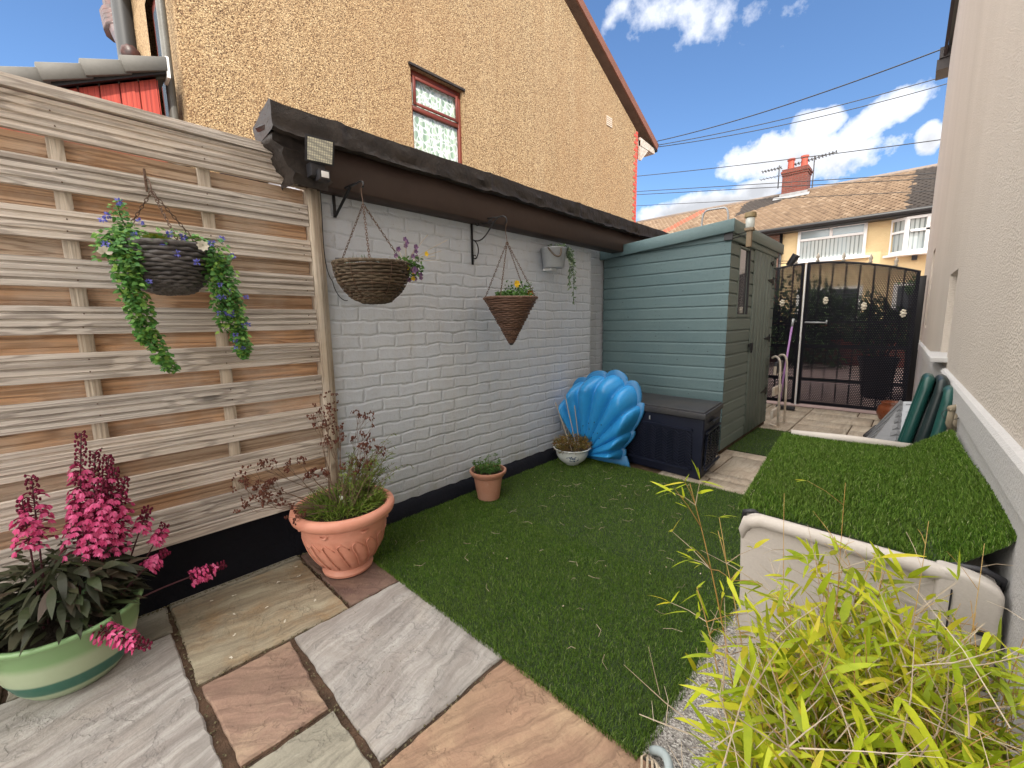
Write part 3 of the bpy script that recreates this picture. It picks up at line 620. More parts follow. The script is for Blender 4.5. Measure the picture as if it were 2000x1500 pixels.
# ============================================================ RIGHT HOUSE (its gable end)
def RX(y): return .055 - .0255 * (y - 7.353)
t = thing('rendered_house', 'cream rendered house wall with narrow window recess along the passage', 'house', (.3, 3.5, 0))
mb = MB(); zb_ = .80; RY0, RY1 = -2.0, 9.0
wa0, wa1, wa_z0, wa_z1 = 3.68, 4.20, .86, 1.40   # recess opening
wb0, wb1, wb_z0, wb_z1 = 6.6, 7.05, 1.0, 1.86
def rp(y, z, o=0): return (RX(y) + o, y, z)
def rq(a, b_, z0, z1, o=0): mb.add([rp(a, z0, o), rp(a, z1, o), rp(b_, z1, o), rp(b_, z0, o)], [(0, 1, 2, 3)])
rq(RY0, wa0, zb_, 4.85); rq(wa0, wa1, zb_, wa_z0); rq(wa0, wa1, wa_z1, 4.85); rq(wa1, wb0, zb_, 4.85); rq(wb0, wb1, zb_, wb_z0); rq(wb0, wb1, wb_z1, 4.85); rq(wb1, RY1, zb_, 4.85)
poly(mb, [rp(RY0, 4.85), rp(3.5, 7.55), rp(RY1, 4.85)])
for (a, b_, z0, z1, dd) in ((wa0, wa1, wa_z0, wa_z1, .09), (wb0, wb1, wb_z0, wb_z1, .05)):
    mb.add([rp(a, z0), rp(b_, z0), rp(b_, z1), rp(a, z1), rp(a, z0, dd), rp(b_, z0, dd), rp(b_, z1, dd), rp(a, z1, dd)], [(0, 1, 5, 4), (1, 2, 6, 5), (2, 3, 7, 6), (3, 0, 4, 7), (4, 5, 6, 7)])
mb.add([rp(RY1, 0), (6, RY1, 0), (6, RY1, 4.85), rp(RY1, 4.85)], [(0, 1, 2, 3)])
mb.build('wall', m_render, t)
mb = MB(); rq(RY0, RY1, -.05, .705, -.010); mb.build('plinth', m_render2, t)
mb = MB()
for a, b_ in ((RY0, RY1),):
    P = [[rp(y, .705, -.010), rp(y, .712, -.024), rp(y, .795, -.024), rp(y, .806, -.016), rp(y, .812, .002)] for y in (a, b_)]; mb.grid(P)
mb.build('band_course', m_render2, t)
mb = MB(); P = [rp(3.62, .845, -.075), rp(4.27, .845, -.075), rp(4.27, .845, .09), rp(3.62, .845, .09)]; mb.hexa(P + [(p[0], p[1], p[2] + .028) for p in P]); mb.build('window_sill', m_render2, t, bevel=.004)
mb = MB(); mb.beam((RX(9.1) - .06, 9.35, 4.72), (RX(3.5) - .06, 3.5, 7.62), .035, .2, (1, 0, 0)); mb.beam((RX(3.5) - .06, 3.5, 7.62), (RX(-2.2) - .06, -2.2, 4.72), .035, .2, (1, 0, 0))
mb.box((-.12, 9.05, 4.62), (.3, 9.42, 4.76)); mb.box((-.10, 9.02, 4.76), (.3, 9.45, 4.9)); mb.build('verge_board', M('dark_eaves', None, (.035, .028, .03), .5), t)
mb = MB(); a = [(-.02, 9.35, 4.82), (-.02, 3.5, 7.70), (8, 3.5, 7.70), (8, 9.35, 4.82)]; mb.hexa(a + [(p[0], p[1], p[2] + .08) for p in a])
a = [(.1, -2.3, 4.82), (.02, 3.5, 7.70), (8, 3.5, 7.70), (8, -2.3, 4.82)]; mb.hexa(a + [(p[0], p[1], p[2] + .08) for p in a]); mb.build('roof', m_roofd, t)

# ============================================================ TERRACE OPPOSITE
t = thing('terraced_house', 'yellow rendered terrace with brown tiled roof and white windows behind the gate', 'house', (-3, 17, 0))
TY = 17.0; GZ = 4.06
mb = MB(); mb.box((-3.58, TY, 0), (4, TY + 8, 4.1)); mb.build('wall', m_yel, t)
mb = MB(); mb.box((-16, TY + .01, 0), (-3.582, TY + 8, 4.1)); mb.build('neighbour_wall', redbrick('brown_brick', (.20, .10, .07), (.26, .14, .10), (.25, .2, .16)), t)
def f_tile(k, b):
    i = k.isl(); o = k.obj(); x, y, z = k.sep(o)[:3]
    c = k.ramp(i, [(0, (.13, .085, .055)), (.1, (.185, .125, .08)), (.85, (.225, .155, .10)), (1, (.29, .215, .15))])
    n = k.noise(o, 3, 5, .65); c = k.mix(k.math('MULTIPLY', k.ramp(n, [(.45, 0), (.7, 1)]), .15), c, (.12, .08, .06))
    c = k.mix(k.math('MULTIPLY', k.ramp(x, [(0, 1), (.0, 1)]), 0.0), c, (.2, .2, .2))
    # tile colour masked to near-black at the right-hand end and beside the stack
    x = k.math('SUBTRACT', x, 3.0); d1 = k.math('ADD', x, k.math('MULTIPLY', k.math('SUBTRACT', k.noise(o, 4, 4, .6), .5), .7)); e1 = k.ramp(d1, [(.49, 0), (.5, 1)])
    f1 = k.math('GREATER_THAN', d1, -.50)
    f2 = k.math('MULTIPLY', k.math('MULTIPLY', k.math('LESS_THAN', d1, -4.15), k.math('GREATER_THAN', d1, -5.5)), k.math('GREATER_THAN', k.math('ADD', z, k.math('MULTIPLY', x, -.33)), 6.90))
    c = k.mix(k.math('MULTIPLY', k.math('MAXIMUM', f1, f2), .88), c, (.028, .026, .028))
    f3 = k.math('LESS_THAN', k.math('ABSOLUTE', k.math('ADD', k.math('ADD', x, 8.0), k.math('MULTIPLY', k.math('SUBTRACT', z, 5.0), -.9))), .22)
    c = k.mix(k.math('MULTIPLY', f3, .7), c, (.42, .10, .06)); setc(k, b, c, None, .75)
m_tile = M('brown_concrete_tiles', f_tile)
# tiled roof: individual pantile courses
mb = MB(); rr = 26; x0, x1 = -13.5, 3.0; tw = .17; nx = int((x1 - x0) / tw); ry0, rz0, ry1, rz1 = TY - .42, GZ + .02, TY + 3.0, 5.90
for r_ in range(rr):
    t0 = r_ / rr; t1 = (r_ + 1.12) / rr; ya_, za_ = ry0 + (ry1 - ry0) * t0, rz0 + (rz1 - rz0) * t0 + .055; yb_, zb2_ = ry0 + (ry1 - ry0) * t1, rz0 + (rz1 - rz0) * t1
    for i in range(nx):
        xx = x0 + (i + (.5 if r_ % 2 else 0)) * tw; hs = .026; pr = [(0, 0), (.25, hs), (.5, hs * 1.15), (.78, .1 * hs), (1.0, 0)]
        lo = [(xx + a * tw, ya_, za_ + b_) for a, b_ in pr]; hi = [(xx + a * tw, yb_, zb2_ + b_) for a, b_ in pr]; dn = [(xx + a * tw, ya_, za_ - .03) for a, b_ in pr]
        mb.grid([dn, lo, hi])
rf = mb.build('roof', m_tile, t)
mb = MB(); a = [(x0, ry0 + .05, rz0 - .02), (x1, ry0 + .05, rz0 - .02), (x1, ry1, rz1 - .02), (x0, ry1, rz1 - .02)]; mb.add(a, [(0, 1, 2, 3)]); mb.tube([(x0, ry1, rz1 + .02), (x1, ry1, rz1 + .02)], .09, 10)
a = [(x0, ry1, rz1), (x1, ry1, rz1), (x1, ry1 + 4, rz1 - 2.2), (x0, ry1 + 4, rz1 - 2.2)]; mb.add(a, [(0, 1, 2, 3)])
mb.build('ridge', grime('dark_ridge_tile', (.13, .10, .085), (.18, .14, .115)), rf, smooth=True)
# chimney
mb = MB(); cx0, cx1, cyy, cyb = -4.22, -3.42, TY + 2.55, TY + 3.25
mb.box((cx0, cyy, 5.5), (cx1, cyb, 6.52)); 
for i in range(3): e = .025 * (i + 1) if i < 2 else .02; mb.box((cx0 - e, cyy - e, 6.52 + .075 * i), (cx1 + e, cyb + e, 6.595 + .075 * i))
ch = mb.build('chimney', m_chim, rf)
mb = MB()
for cx in (-4.03, -3.60): mb.lathe([(.15, 6.745), (.15, 6.80), (.115, 6.82), (.105, 7.10), (.135, 7.12), (.135, 7.18), (.09, 7.18), (.09, 7.0)], (cx, cyy + .35, 0), 14)
mb.build('chimney_pot', grime('red_clay_pot', (.40, .07, .04), (.33, .06, .035)), ch, auto=40)
mb = MB(); a = [(cx0 - .25, cyy - .14, 5.66), (cx1 + .12, cyy - .14, 5.66), (cx1 + .12, cyy - .01, 5.78), (cx0 - .25, cyy - .01, 5.78)]; mb.add(a, [(0, 1, 2, 3)]); mb.box((cx0 - .05, cyy - .03, 5.70), (cx1 + .05, cyy - .005, 5.86)); mb.build('lead_flashing', grime('lead', (.30, .30, .31), (.2, .2, .21)), ch)
mb = MB()
for i in range(0, 7): mb.box((cx0, cyy, 5.5), (cx0, cyy, 5.5)) if 0 else None
mb.tube([(x0, ry0 - .03, GZ - .02), (x1, ry0 - .03, GZ - .02)], .065, 8); mb.build('gutter', m_blk, t, smooth=True)
mb = MB(); mb.box((x0, ry0 + .03, GZ - .12), (x1, TY, GZ - .015)); mb.build('soffit', M('black_soffit', None, (.02, .018, .018), .5), t)
mb = MB(); mb.tube([(-3.56, TY - .06, GZ - .1), (-3.56, TY - .06, 0)], .045, 8); mb.build('downpipe', m_blk, t, smooth=True)
def f_blind(k, b):
    o = k.obj(); x, y, z = k.sep(o)[:3]; s = k.math('ADD', k.math('MULTIPLY', k.math('SINE', k.math('MULTIPLY', x, 62.0)), .5), .5)
    n = k.noise(o, 1.2, 3, .5); c = k.mix(k.ramp(s, [(.1, 0), (.4, 1)]), (.15, .17, .165), (.40, .43, .42)); c = k.mix(k.ramp(n, [(.45, 0), (.55, .5)]), c, (.34, .40, .42)); setc(k, b, c, None, .5)
m_blind = M('vertical_blind', f_blind, spec=.5)
m_pane2 = M('reflective_pane', None, (.30, .38, .42), .08, 0, .8)
def twindow(x0, x1, z0, z1, bays, yf, tr=None):
    """white framed window; bays: list of (x split fractions); transom height tr"""
    mb = MB(); mb.box((x0, yf - .04, z0), (x1, yf + .03, z0 + .07)); mb.box((x0, yf - .04, z1 - .06), (x1, yf + .03, z1))
    xs_ = [x0] + [x0 + (x1 - x0) * b_ for b_ in bays] + [x1]
    for i, xx in enumerate(xs_):
        w_ = .06; a = xx if i == 0 else (xx - w_ if i == len(xs_) - 1 else xx - w_ / 2); mb.box((a, yf - .045, z0 + .07), (a + w_, yf + .03, z1 - .06))
    if tr:
        for i in range(len(xs_) - 1): mb.box((xs_[i] + .06, yf - .042, tr), (xs_[i + 1] - .03, yf + .03, tr + .055))
    w_ = mb.build('window', m_white, t)
    mb = MB(); mb.add([(x0 + .03, yf + .005, z0), (x1 - .03, yf + .005, z0), (x1 - .03, yf + .005, tr or z1), (x0 + .03, yf + .005, tr or z1)], [(0, 1, 2, 3)]); mb.build('blind', m_blind, w_)
    if tr: mb = MB(); mb.add([(x0 + .03, yf + .006, tr), (x1 - .03, yf + .006, tr), (x1 - .03, yf + .006, z1), (x0 + .03, yf + .006, z1)], [(0, 1, 2, 3)]); mb.build('top_light', m_pane2, w_)
    mb = MB(); mb.box((x0 - .05, yf - .12, z0 - .05), (x1 + .05, yf + .02, z0 - .002)); mb.build('sill', m_white, w_)
    return w_
# the big window lacks a mullion in its lower light
mb = None
x0_, x1_, z0_, z1_ = -3.09, -1.33, 2.97, 4.0
mb = MB(); yf = TY - .02
mb.box((x0_, yf - .05, z0_), (x1_, yf + .02, z0_ + .07)); mb.box((x0_, yf - .05, z1_ - .07), (x1_, yf + .02, z1_)); mb.box((x0_, yf - .05, z0_ + .07), (x0_ + .08, yf + .02, z1_ - .07)); mb.box((x1_ - .08, yf - .05, z0_ + .07), (x1_, yf + .02, z1_ - .07)); mb.box((x0_ + .08, yf - .047, 3.62), (x1_ - .08, yf + .02, 3.69)); mb.box((-2.25, yf - .048, 3.69), (-2.17, yf + .02, z1_ - .07))
w_ = mb.build('window', m_white, t, bevel=.006, seg=1)
mb = MB(); mb.box((x0_ + .05, yf + .0, z0_ + .03), (x1_ - .05, yf + .01, 3.65)); mb.build('blind', m_blind, w_)
mb = MB(); mb.box((x0_ + .05, yf + .0, 3.66), (x1_ - .05, yf + .01, z1_ - .03)); mb.build('top_light', m_pane2, w_)
mb = MB(); mb.box((x0_ - .04, yf - .14, z0_ - .05), (x1_ + .14, yf + .0, z0_ - .002)); mb.build('sill', m_white, w_)
mb = MB(); mb.box((-1.08, TY - .03, 3.80), (-.88, TY + .01, 3.90)); mb.build('air_brick', m_yel, t)
# shallow bay window on the right
mb = MB(); B0, B1, B2, bz0, bz1, bo = -.80, -.46, .52, 2.93, 3.92, .30
pA, pB, pC, pD = (B0, TY - .01), (B1, TY - bo), (B2, TY - bo), (B2 + .34, TY - .01)
def barb(p, q, z0, z1, th=.06): mb.hexa([(p[0], p[1], z0), (q[0], q[1], z0), (q[0], q[1] + th, z0), (p[0], p[1] + th, z0), (p[0], p[1], z1), (q[0], q[1], z1), (q[0], q[1] + th, z1), (p[0], p[1] + th, z1)])
def L2(p, q, t_): return (p[0] + (q[0] - p[0]) * t_, p[1] + (q[1] - p[1]) * t_)
for p, q in ((pA, pB), (pB, pC), (pC, pD)):
    barb(p, q, bz0, bz0 + .07); barb(p, q, bz1 - .07, bz1); barb(L2(p, q, 0), L2(p, q, .12 if q != pC else .07), bz0 + .07, bz1 - .07); barb(L2(p, q, .88 if q != pC else .93), L2(p, q, 1), bz0 + .07, bz1 - .07)
    barb(L2(p, q, .1), L2(p, q, .9), 3.50, 3.56, .05)
barb(L2(pB, pC, .42), L2(pB, pC, .50), bz0 + .07, bz1 - .07)
w_ = mb.build('window', m_white, t)
mb = MB()
for p, q in ((pA, pB), (pB, pC), (pC, pD)): mb.add([(p[0], p[1] + .07, bz0), (q[0], q[1] + .07, bz0), (q[0], q[1] + .07, bz1), (p[0], p[1] + .07, bz1)], [(0, 1, 2, 3)])
mb.build('blind', m_blind, w_)
mb = MB(); mb.hexa([(B0 - .12, TY, bz0 - .07), (B1 - .05, TY - bo - .1, bz0 - .07), (B2 + .05, TY - bo - .1, bz0 - .07), (B2 + .5, TY, bz0 - .07), (B0 - .12, TY, bz0 - .002), (B1 - .05, TY - bo - .1, bz0 - .002), (B2 + .05, TY - bo - .1, bz0 - .002), (B2 + .5, TY, bz0 - .002)]); mb.build('sill', m_white, w_)
mb = MB(); mb.box((-.28, TY - .12, 2.73), (-.16, TY - .0, 2.855)); mb.build('bay_bracket', m_dark, w_)
for xx in (-3.0, -.6, -6.2, -9.2):
    mb = MB(); mb.box((xx, TY - .06, .7), (xx + 1.7, TY - .01, 2.1)); w_ = mb.build('window', m_white, t); mb = MB(); mb.box((xx + .1, TY - .07, .8), (xx + .8, TY - .062, 2.0)); mb.box((xx + .9, TY - .07, .8), (xx + 1.6, TY - .062, 2.0)); mb.build('pane', M('dark_window', None, (.03, .035, .04), .1), w_)
# aerials (things fixed to chimney)
m_aer = M('aerial_metal', None, (.06, .06, .065), .5)
def aerial(x, y, z0, z1, zb, xl, xr, n, label, tilt=0.):
    tt = thing('tv_aerial', label, 'aerial', (x, y, z0), 'television aerials on the chimney')
    mb = MB(); mb.tube([(x, y, z0), (x, y, z1)], .022, 6); mb.build('mast', m_aer, tt)
    mb = MB(); mb.tube([(xl, y, zb - tilt), (xr, y, zb + tilt)], .017, 6)
    for i in range(n):
        xx = xl + (xr - xl) * i / (n - 1); zz = zb - tilt + 2 * tilt * i / (n - 1); mb.tube([(xx, y - .16, zz), (xx, y + .2, zz)], .011, 5); mb.tube([(xx, y, zz - .06), (xx, y, zz + .06)], .011, 5)
    mb.build('antenna', m_aer, tt)
aerial(-3.30, TY + 2.95, 5.95, 7.12, 7.02, -4.0, -2.65, 14, 'tall long aerial on the right side of the brick chimney', .06)
aerial(-4.42, TY + 2.9, 6.2, 7.05, 6.95, -5.0, -4.36, 7, 'short double aerial on the left side of the brick chimney')
mb = MB(); mb.tube([(-5.05, TY + 2.9, 6.66), (-4.36, TY + 2.9, 6.66)], .012, 6)
for i in range(6): mb.tube([(-5.05 + i * .12, TY + 2.74, 6.66), (-5.05 + i * .12, TY + 3.06, 6.66)], .007, 5)
mb.build('lower_antenna', m_aer, bpy.data.objects['tv_aerial.001'])
# overhead wires
def wire(a, b_, r_, lab, sag=.08, ext=(0, 0)):
    a = Vector(a); b_ = Vector(b_); d = b_ - a; a2 = a - d * ext[0]; b2 = b_ + d * ext[1]; pts = []
    for i in range(25): t_ = i / 24; p = a2.lerp(b2, t_); p.z -= sag * 4 * t_ * (1 - t_); pts.append(p)
    mb = MB(); mb.tube(pts, r_, 5); o = mb.build('overhead_wire', M('wire_black', None, (.02, .02, .022), .6), None, smooth=True); tag(o, lab, 'wire', 'overhead wires across the sky')
wire((-4.945, 10.3, 5.4), (-.055, 9.2, 4.95), .010, 'topmost overhead wire running from the tan house to the cream house eaves', .10)
wire((-4.943, 10.3, 5.31), (.028, 12., 5.79), .009, 'middle overhead wire, second from the top, rising to the right', .20, (0, .5))
wire((-4.941, 10.3, 5.27), (.026, 12.5, 5.88), .009, 'third overhead wire close under the second rising to the right', .26, (0, .5))
wire((-7.33, 14, 6.08), (0, 14, 5.14), .011, 'single overhead wire crossing the big white cloud', .12, (.3, .5))
wire((-7.84, 15, 5.83), (.05, 15, 4.56), .011, 'overhead wire passing just behind the chimney, upper of two', .0, (.3, .5))
wire((-7.84, 15, 5.72), (.06, 15, 4.44), .011, 'overhead wire passing just behind the chimney, lower of two', .0, (.3, .5))
wire((-7.82, 15, 5.33), (.08, 15, 4.15), .009, 'faint lowest overhead wire just above the terrace ridge', .0, (.3, .5))

# ============================================================ SHED
SX, SY = -1.10, 3.64; SL, SB = -2.235, 5.10
t = thing('garden_shed', 'blue green wooden garden shed with sloping roof and grey green door side', 'shed', (-1.65, 4.3, 0))
bh = .0995
def ztop(x): return 1.735 + (x - SL) * (1.85 - 1.72) / (SX - SL)
mb = MB(); z = .045; k_ = 0
while z < 1.80:
    zt_ = z + bh - .004; xr = SX; xl = SL
    a = [(xl, SY + .02, z), (xr - .002, SY + .02, z), (xr - .002, SY, z), (xl, SY, z)]
    m1, m2 = min(zt_ - .016, ztop(xl)), min(zt_ - .016, ztop(xr)); n1, n2 = min(zt_, ztop(xl)), min(zt_, ztop(xr))
    if z < ztop(xl) - .02:
        mb.add([(xl, SY, z), (xr, SY, z), (xr, SY, m2), (xl, SY, m1), (xl, SY + .012, n1 + .004), (xr, SY + .012, n2 + .004), (xl, SY + .012, z), (xr, SY + .012, z)], [(0, 1, 2, 3), (3, 2, 5, 4), (0, 6, 7, 1)])
    else:
        xs = SL + (z - 1.735) / ((1.85 - 1.72) / (SX - SL)); mb.add([(max(xl, xs), SY, z), (xr, SY, z), (xr, SY, m2), (max(xl, xs), SY, min(m1, ztop(max(xl, xs))))], [(0, 1, 2, 3)])
    z += bh
mb.add([(SL, SY + .013, .03), (SX - .01, SY + .013, .03), (SX - .01, SY + .013, 1.84), (SL, SY + .013, 1.72)], [(0, 1, 2, 3)])
mb.add([(SL, SY + .013, .03), (SL, SB, .03), (SL, SB, 1.72), (SL, SY + .013, 1.72)], [(0, 1, 2, 3)]); mb.add([(SL, SB, .03), (SX, SB, .03), (SX, SB, 1.84), (SL, SB, 1.72)], [(0, 1, 2, 3)])
mb.cur = 1; zz_ = .045
while zz_ < 1.66:
    for xx_ in (SL + .05, -1.70, -1.66, SX - .045):
        for dz_ in (.028, .066): mb.ball((xx_ + rnd.uniform(-.004, .004), SY - .0005, zz_ + dz_ + rnd.uniform(-.003, .003)), .0026, 6, 4, (1, .5, 1))
    for _ in range(2): mb.ball((rnd.uniform(SL + .1, SX - .1), SY + .001, zz_ + rnd.uniform(.02, .07)), rnd.uniform(.004, .008), 8, 4, (1.4, .25, .8))
    zz_ += bh
mb.build('front_cladding', [m_teal, grime('dark_nail_and_knot', (.035, .055, .058), (.06, .085, .088), 60, .6)], t)
# door side: boards either side of door, window opening
mb = MB(); z = .045
WY0, WY1, WZ0, WZ1 = 3.865, 4.165, 1.155, 1.72; DY0, DY1 = 4.30, 4.975
def sb(ya_, yb_, z, z2): mb.add([(SX, ya_, z), (SX, yb_, z), (SX, yb_, z2 - .018), (SX, ya_, z2 - .018), (SX - .012, ya_, z2), (SX - .012, yb_, z2), (SX - .012, ya_, z), (SX - .012, yb_, z)], [(0, 1, 2, 3), (3, 2, 5, 4), (0, 6, 7, 1)])
while z < 1.80:
    z2 = min(z + bh - .004, 1.83)
    if z2 > WZ0 + .02 and z < WZ1 - .03: sb(SY + .003, WY0, z, z2); sb(WY1, DY0 - .005, z, z2)
    else: sb(SY + .003, DY0 - .005, z, z2)
    sb(DY1 + .005, SB, z, z2); z += bh
for a, b_ in ((SY + .01, WY0), (WY1, DY0), (DY1, SB)): mb.add([(SX - .013, a, .03), (SX - .013, b_, .03), (SX - .013, b_, 1.84), (SX - .013, a, 1.84)], [(0, 1, 2, 3)])
mb.add([(SX - .013, WY0, .03), (SX - .013, WY1, .03), (SX - .013, WY1, WZ0), (SX - .013, WY0, WZ0)], [(0, 1, 2, 3)])
mb.build('side_cladding', m_teal2, t)
mb = MB(); nbd = 6
for i in range(nbd):
    a = DY0 + (DY1 - DY0) * i / nbd; mb.box((SX - .008, a + .002, .045), (SX + .006, a + (DY1 - DY0) / nbd - .002, 1.735))
mb.add([(SX - .004, DY0, .045), (SX - .004, DY1, .045), (SX - .004, DY1, 1.735), (SX - .004, DY0, 1.735)], [(0, 1, 2, 3)])
dr = mb.build('door', m_teal2, t, bevel=.0015, seg=1)
for zc in (.38, .93, 1.50):
    mb = MB(); mb.hexa([(SX + .006, DY1 - .19, zc - .004), (SX + .011, DY1 - .19, zc - .004), (SX + .011, DY1, zc - .022), (SX + .006, DY1, zc - .022), (SX + .006, DY1 - .19, zc + .004), (SX + .011, DY1 - .19, zc + .004), (SX + .011, DY1, zc + .022), (SX + .006, DY1, zc + .022)]); mb.box((SX + .006, DY1 + .002, zc - .04), (SX + .012, DY1 + .03, zc + .04)); mb.build('hinge', m_blk, dr)
mb = MB(); mb.box((SX + .006, DY0 - .05, .87), (SX + .014, DY0 + .05, .90)); mb.box((SX + .014, DY0 - .02, .84), (SX + .03, DY0 + .02, .91)); mb.tube([(SX + .022, DY0 - .012, .86), (SX + .022, DY0 - .012, .82), (SX + .022, DY0 + .012, .82), (SX + .022, DY0 + .012, .86)], .004, 6); mb.build('latch', m_blk, dr)
mb = MB(); mb.box((SX + .006, DY1 - .12, 1.655), (SX + .016, DY1 - .02, 1.675)); mb.tube([(SX + .014, DY1 - .07, 1.69), (SX + .014, DY1 - .07, 1.64)], .006, 6); mb.build('bolt', m_blk, dr)
mb = MB()
for a, b_ in (((WY0 - .0, WZ0 - .01), (WY1, WZ0 + .012)), ((WY0, WZ1 - .012), (WY1, WZ1)), ((WY0, WZ0 + .012), (WY0 + .014, WZ1 - .012)), ((WY1 - .022, WZ0 + .012), (WY1, WZ1 - .012))): mb.box((SX - .03, a[0], a[1]), (SX + .004, b_[0], b_[1]))
w_ = mb.build('window', m_teal2, t)
mb = MB(); mb.box((SX - .014, WY0, WZ0), (SX - .010, WY1, WZ1)); mb.build('pane', M('shed_acrylic', None, (.42, .42, .44), .06, .85, .9), w_)
mb = MB(); mb.box((SX - .006, WY1 - .024, WZ0 + .012), (SX + .008, WY1 - .006, WZ1)); mb.build('upright_strip', m_dark, w_)
# roof with fascia
mb = MB(); yf, yb = SY - .05, SB + .14; zl, zr = 1.795, 1.885; xl, xr = SL - .06, SX + .03
mb.hexa([(xl, yf + .02, zl - .02), (xr - .02, yf + .02, zr - .02), (xr - .02, yb, zr - .02), (xl, yb, zl - .02), (xl, yf + .02, zl - .005), (xr - .02, yf + .02, zr - .005), (xr - .02, yb, zr - .005), (xl, yb, zl - .005)]); mb.build('roof', m_felt, t)
mb = MB(); mb.hexa([(xl, yf, zl - .095), (xr, yf, zr - .095), (xr, yf + .018, zr - .095), (xl, yf + .018, zl - .095), (xl, yf, zl), (xr, yf, zr), (xr, yf + .018, zr), (xl, yf + .018, zl)]); mb.build('front_fascia', m_teal, t, bevel=.003, seg=1)
mb = MB(); mb.box((xr - .018, yf + .021, zr - .10), (xr, yb, zr - .002)); mb.box((SX - .0, SY - .002, 1.735), (SX + .014, SB, 1.79)); mb.build('side_fascia', m_teal2, t, bevel=.003, seg=1)
mb = MB(); mb.box((SX - .05, SY - .02, 1.735), (SX + .012, SY - .001, 1.80)); mb.build('corner_block', m_dark, t)
for xx in (-2.1, -1.65, -1.17):
    mb = MB(); mb.box((xx, SY + .05, -.01), (xx + .06, SB, .03)); mb.build('bearer', m_mort, t)
# metal hoop behind the shed roof
mb = MB(); mb.tube([(-1.85, 4.9, 1.2), (-1.845, 4.9, 2.15)] + bez((-1.845, 4.9, 2.18), (-1.845, 4.9, 2.31), (-1.80, 4.9, 2.31), (-1.77, 4.9, 2.31), 6) + bez((-1.62, 4.9, 2.305), (-1.58, 4.9, 2.30), (-1.56, 4.9, 2.27), (-1.56, 4.9, 2.18), 6) + [(-1.56, 4.9, 1.2)], .011, 8)
o = mb.build('metal_hoop', m_zinc, None, smooth=True)
for v in o.data.vertices: v.co.y += .37; v.co.x -= .08; v.co.z += .07
tag(o, 'grey tubular metal hoop rising behind the shed roof', 'hoop')
# lantern on shed roof edge
t = thing('solar_lantern', 'small solar post lantern with clear shade at the shed roof corner', 'lantern', (-.965, 3.6, 1.68))
mb = MB(); mb.box((-.982, 3.583, 1.66), (-.948, 3.617, 1.775)); mb.box((-.995, 3.57, 1.775), (-.935, 3.63, 1.795)); mb.build('post', grime('lantern_copper', (.17, .12, .075), (.24, .18, .11)), t, bevel=.003)
mb = MB(); mb.lathe([(.024, 1.795), (.030, 1.80), (.031, 1.86), (.028, 1.868)], (-.965, 3.6, 0), 16); mb.build('glass_shade', M('lantern_glass', None, (.62, .66, .64), .1), t, smooth=True)
mb = MB(); mb.lathe([(.026, 1.868), (.040, 1.872), (.041, 1.886), (.038, 1.905), (.02, 1.908)], (-.965, 3.6, 0), 16); mb.build('cap', grime('lantern_brass', (.22, .17, .09), (.30, .23, .13)), t, auto=40)
for dz in (0, .022):
    mb = MB(); mb.tube([(-1.09, 3.63, 1.742 + dz), (-.975, 3.6, 1.752 + dz)], .0035, 6); mb.build('arm', m_blk, t)
t = thing('spotlight', 'black cylindrical spotlight on a bracket at the shed far corner', 'spotlight', (-1.09, 5.15, 1.7))
mb = MB(); mb.tube([(-1.00, 5.15, 1.655), (-.94, 5.15, 1.755)], [.031, .036], 16); mb.build('lamp_body', m_dark, t, auto=40)
mb = MB(); mb.tube([(-.944, 5.15, 1.748), (-.938, 5.15, 1.758)], .037, 16); mb.build('lens', M('lens_dark', None, (.05, .05, .06), .1), t, auto=40)
mb = MB(); mb.tube([(-1.09, 5.15, 1.712), (-.975, 5.15, 1.70)], .004, 6); mb.tube([(-1.09, 5.15, 1.690), (-.98, 5.15, 1.682)], .004, 6); mb.build('bracket_arm', m_blk, t)

# ============================================================ GATE
GY = 6.41
def f_perf(k, b):
    o = k.obj(); x, y, z = k.sep(o)[:3]; px, pz = .021, .020
    row = k.math('FLOOR', k.math('DIVIDE', z, pz)); off = k.math('MULTIPLY', k.math('FRACT', k.math('MULTIPLY', row, .5)), 1.0)
    fx = k.math('SUBTRACT', k.math('FRACT', k.math('ADD', k.math('DIVIDE', x, px), off)), .5); fz = k.math('SUBTRACT', k.math('FRACT', k.math('DIVIDE', z, pz)), .5)
    d = k.math('ADD', k.math('MULTIPLY', fx, fx), k.math('MULTIPLY', fz, fz)); hole = k.math('LESS_THAN', d, .048)
    tr = k.n('ShaderNodeBsdfTransparent'); ms_ = k.n('ShaderNodeMixShader'); k.put(ms_.inputs[0], hole); k.L.new(b.outputs[0], ms_.inputs[1]); k.L.new(tr.outputs[0], ms_.inputs[2])
    out = [n for n in k.nt.nodes if n.type == 'OUTPUT_MATERIAL'][0]; k.L.new(ms_.outputs[0], out.inputs[0])
m_perf = M('perforated_black_sheet', f_perf, (.005, .005, .010), .6, 0, .15)
GXC = -1.06
def arch(x): return 1.80 - .20 * (abs(x - (-1.02)) / 1.0) ** 1.8
m_flower = grime('cream_cast_flower', (.62, .56, .44), (.72, .68, .58), 60, .6)
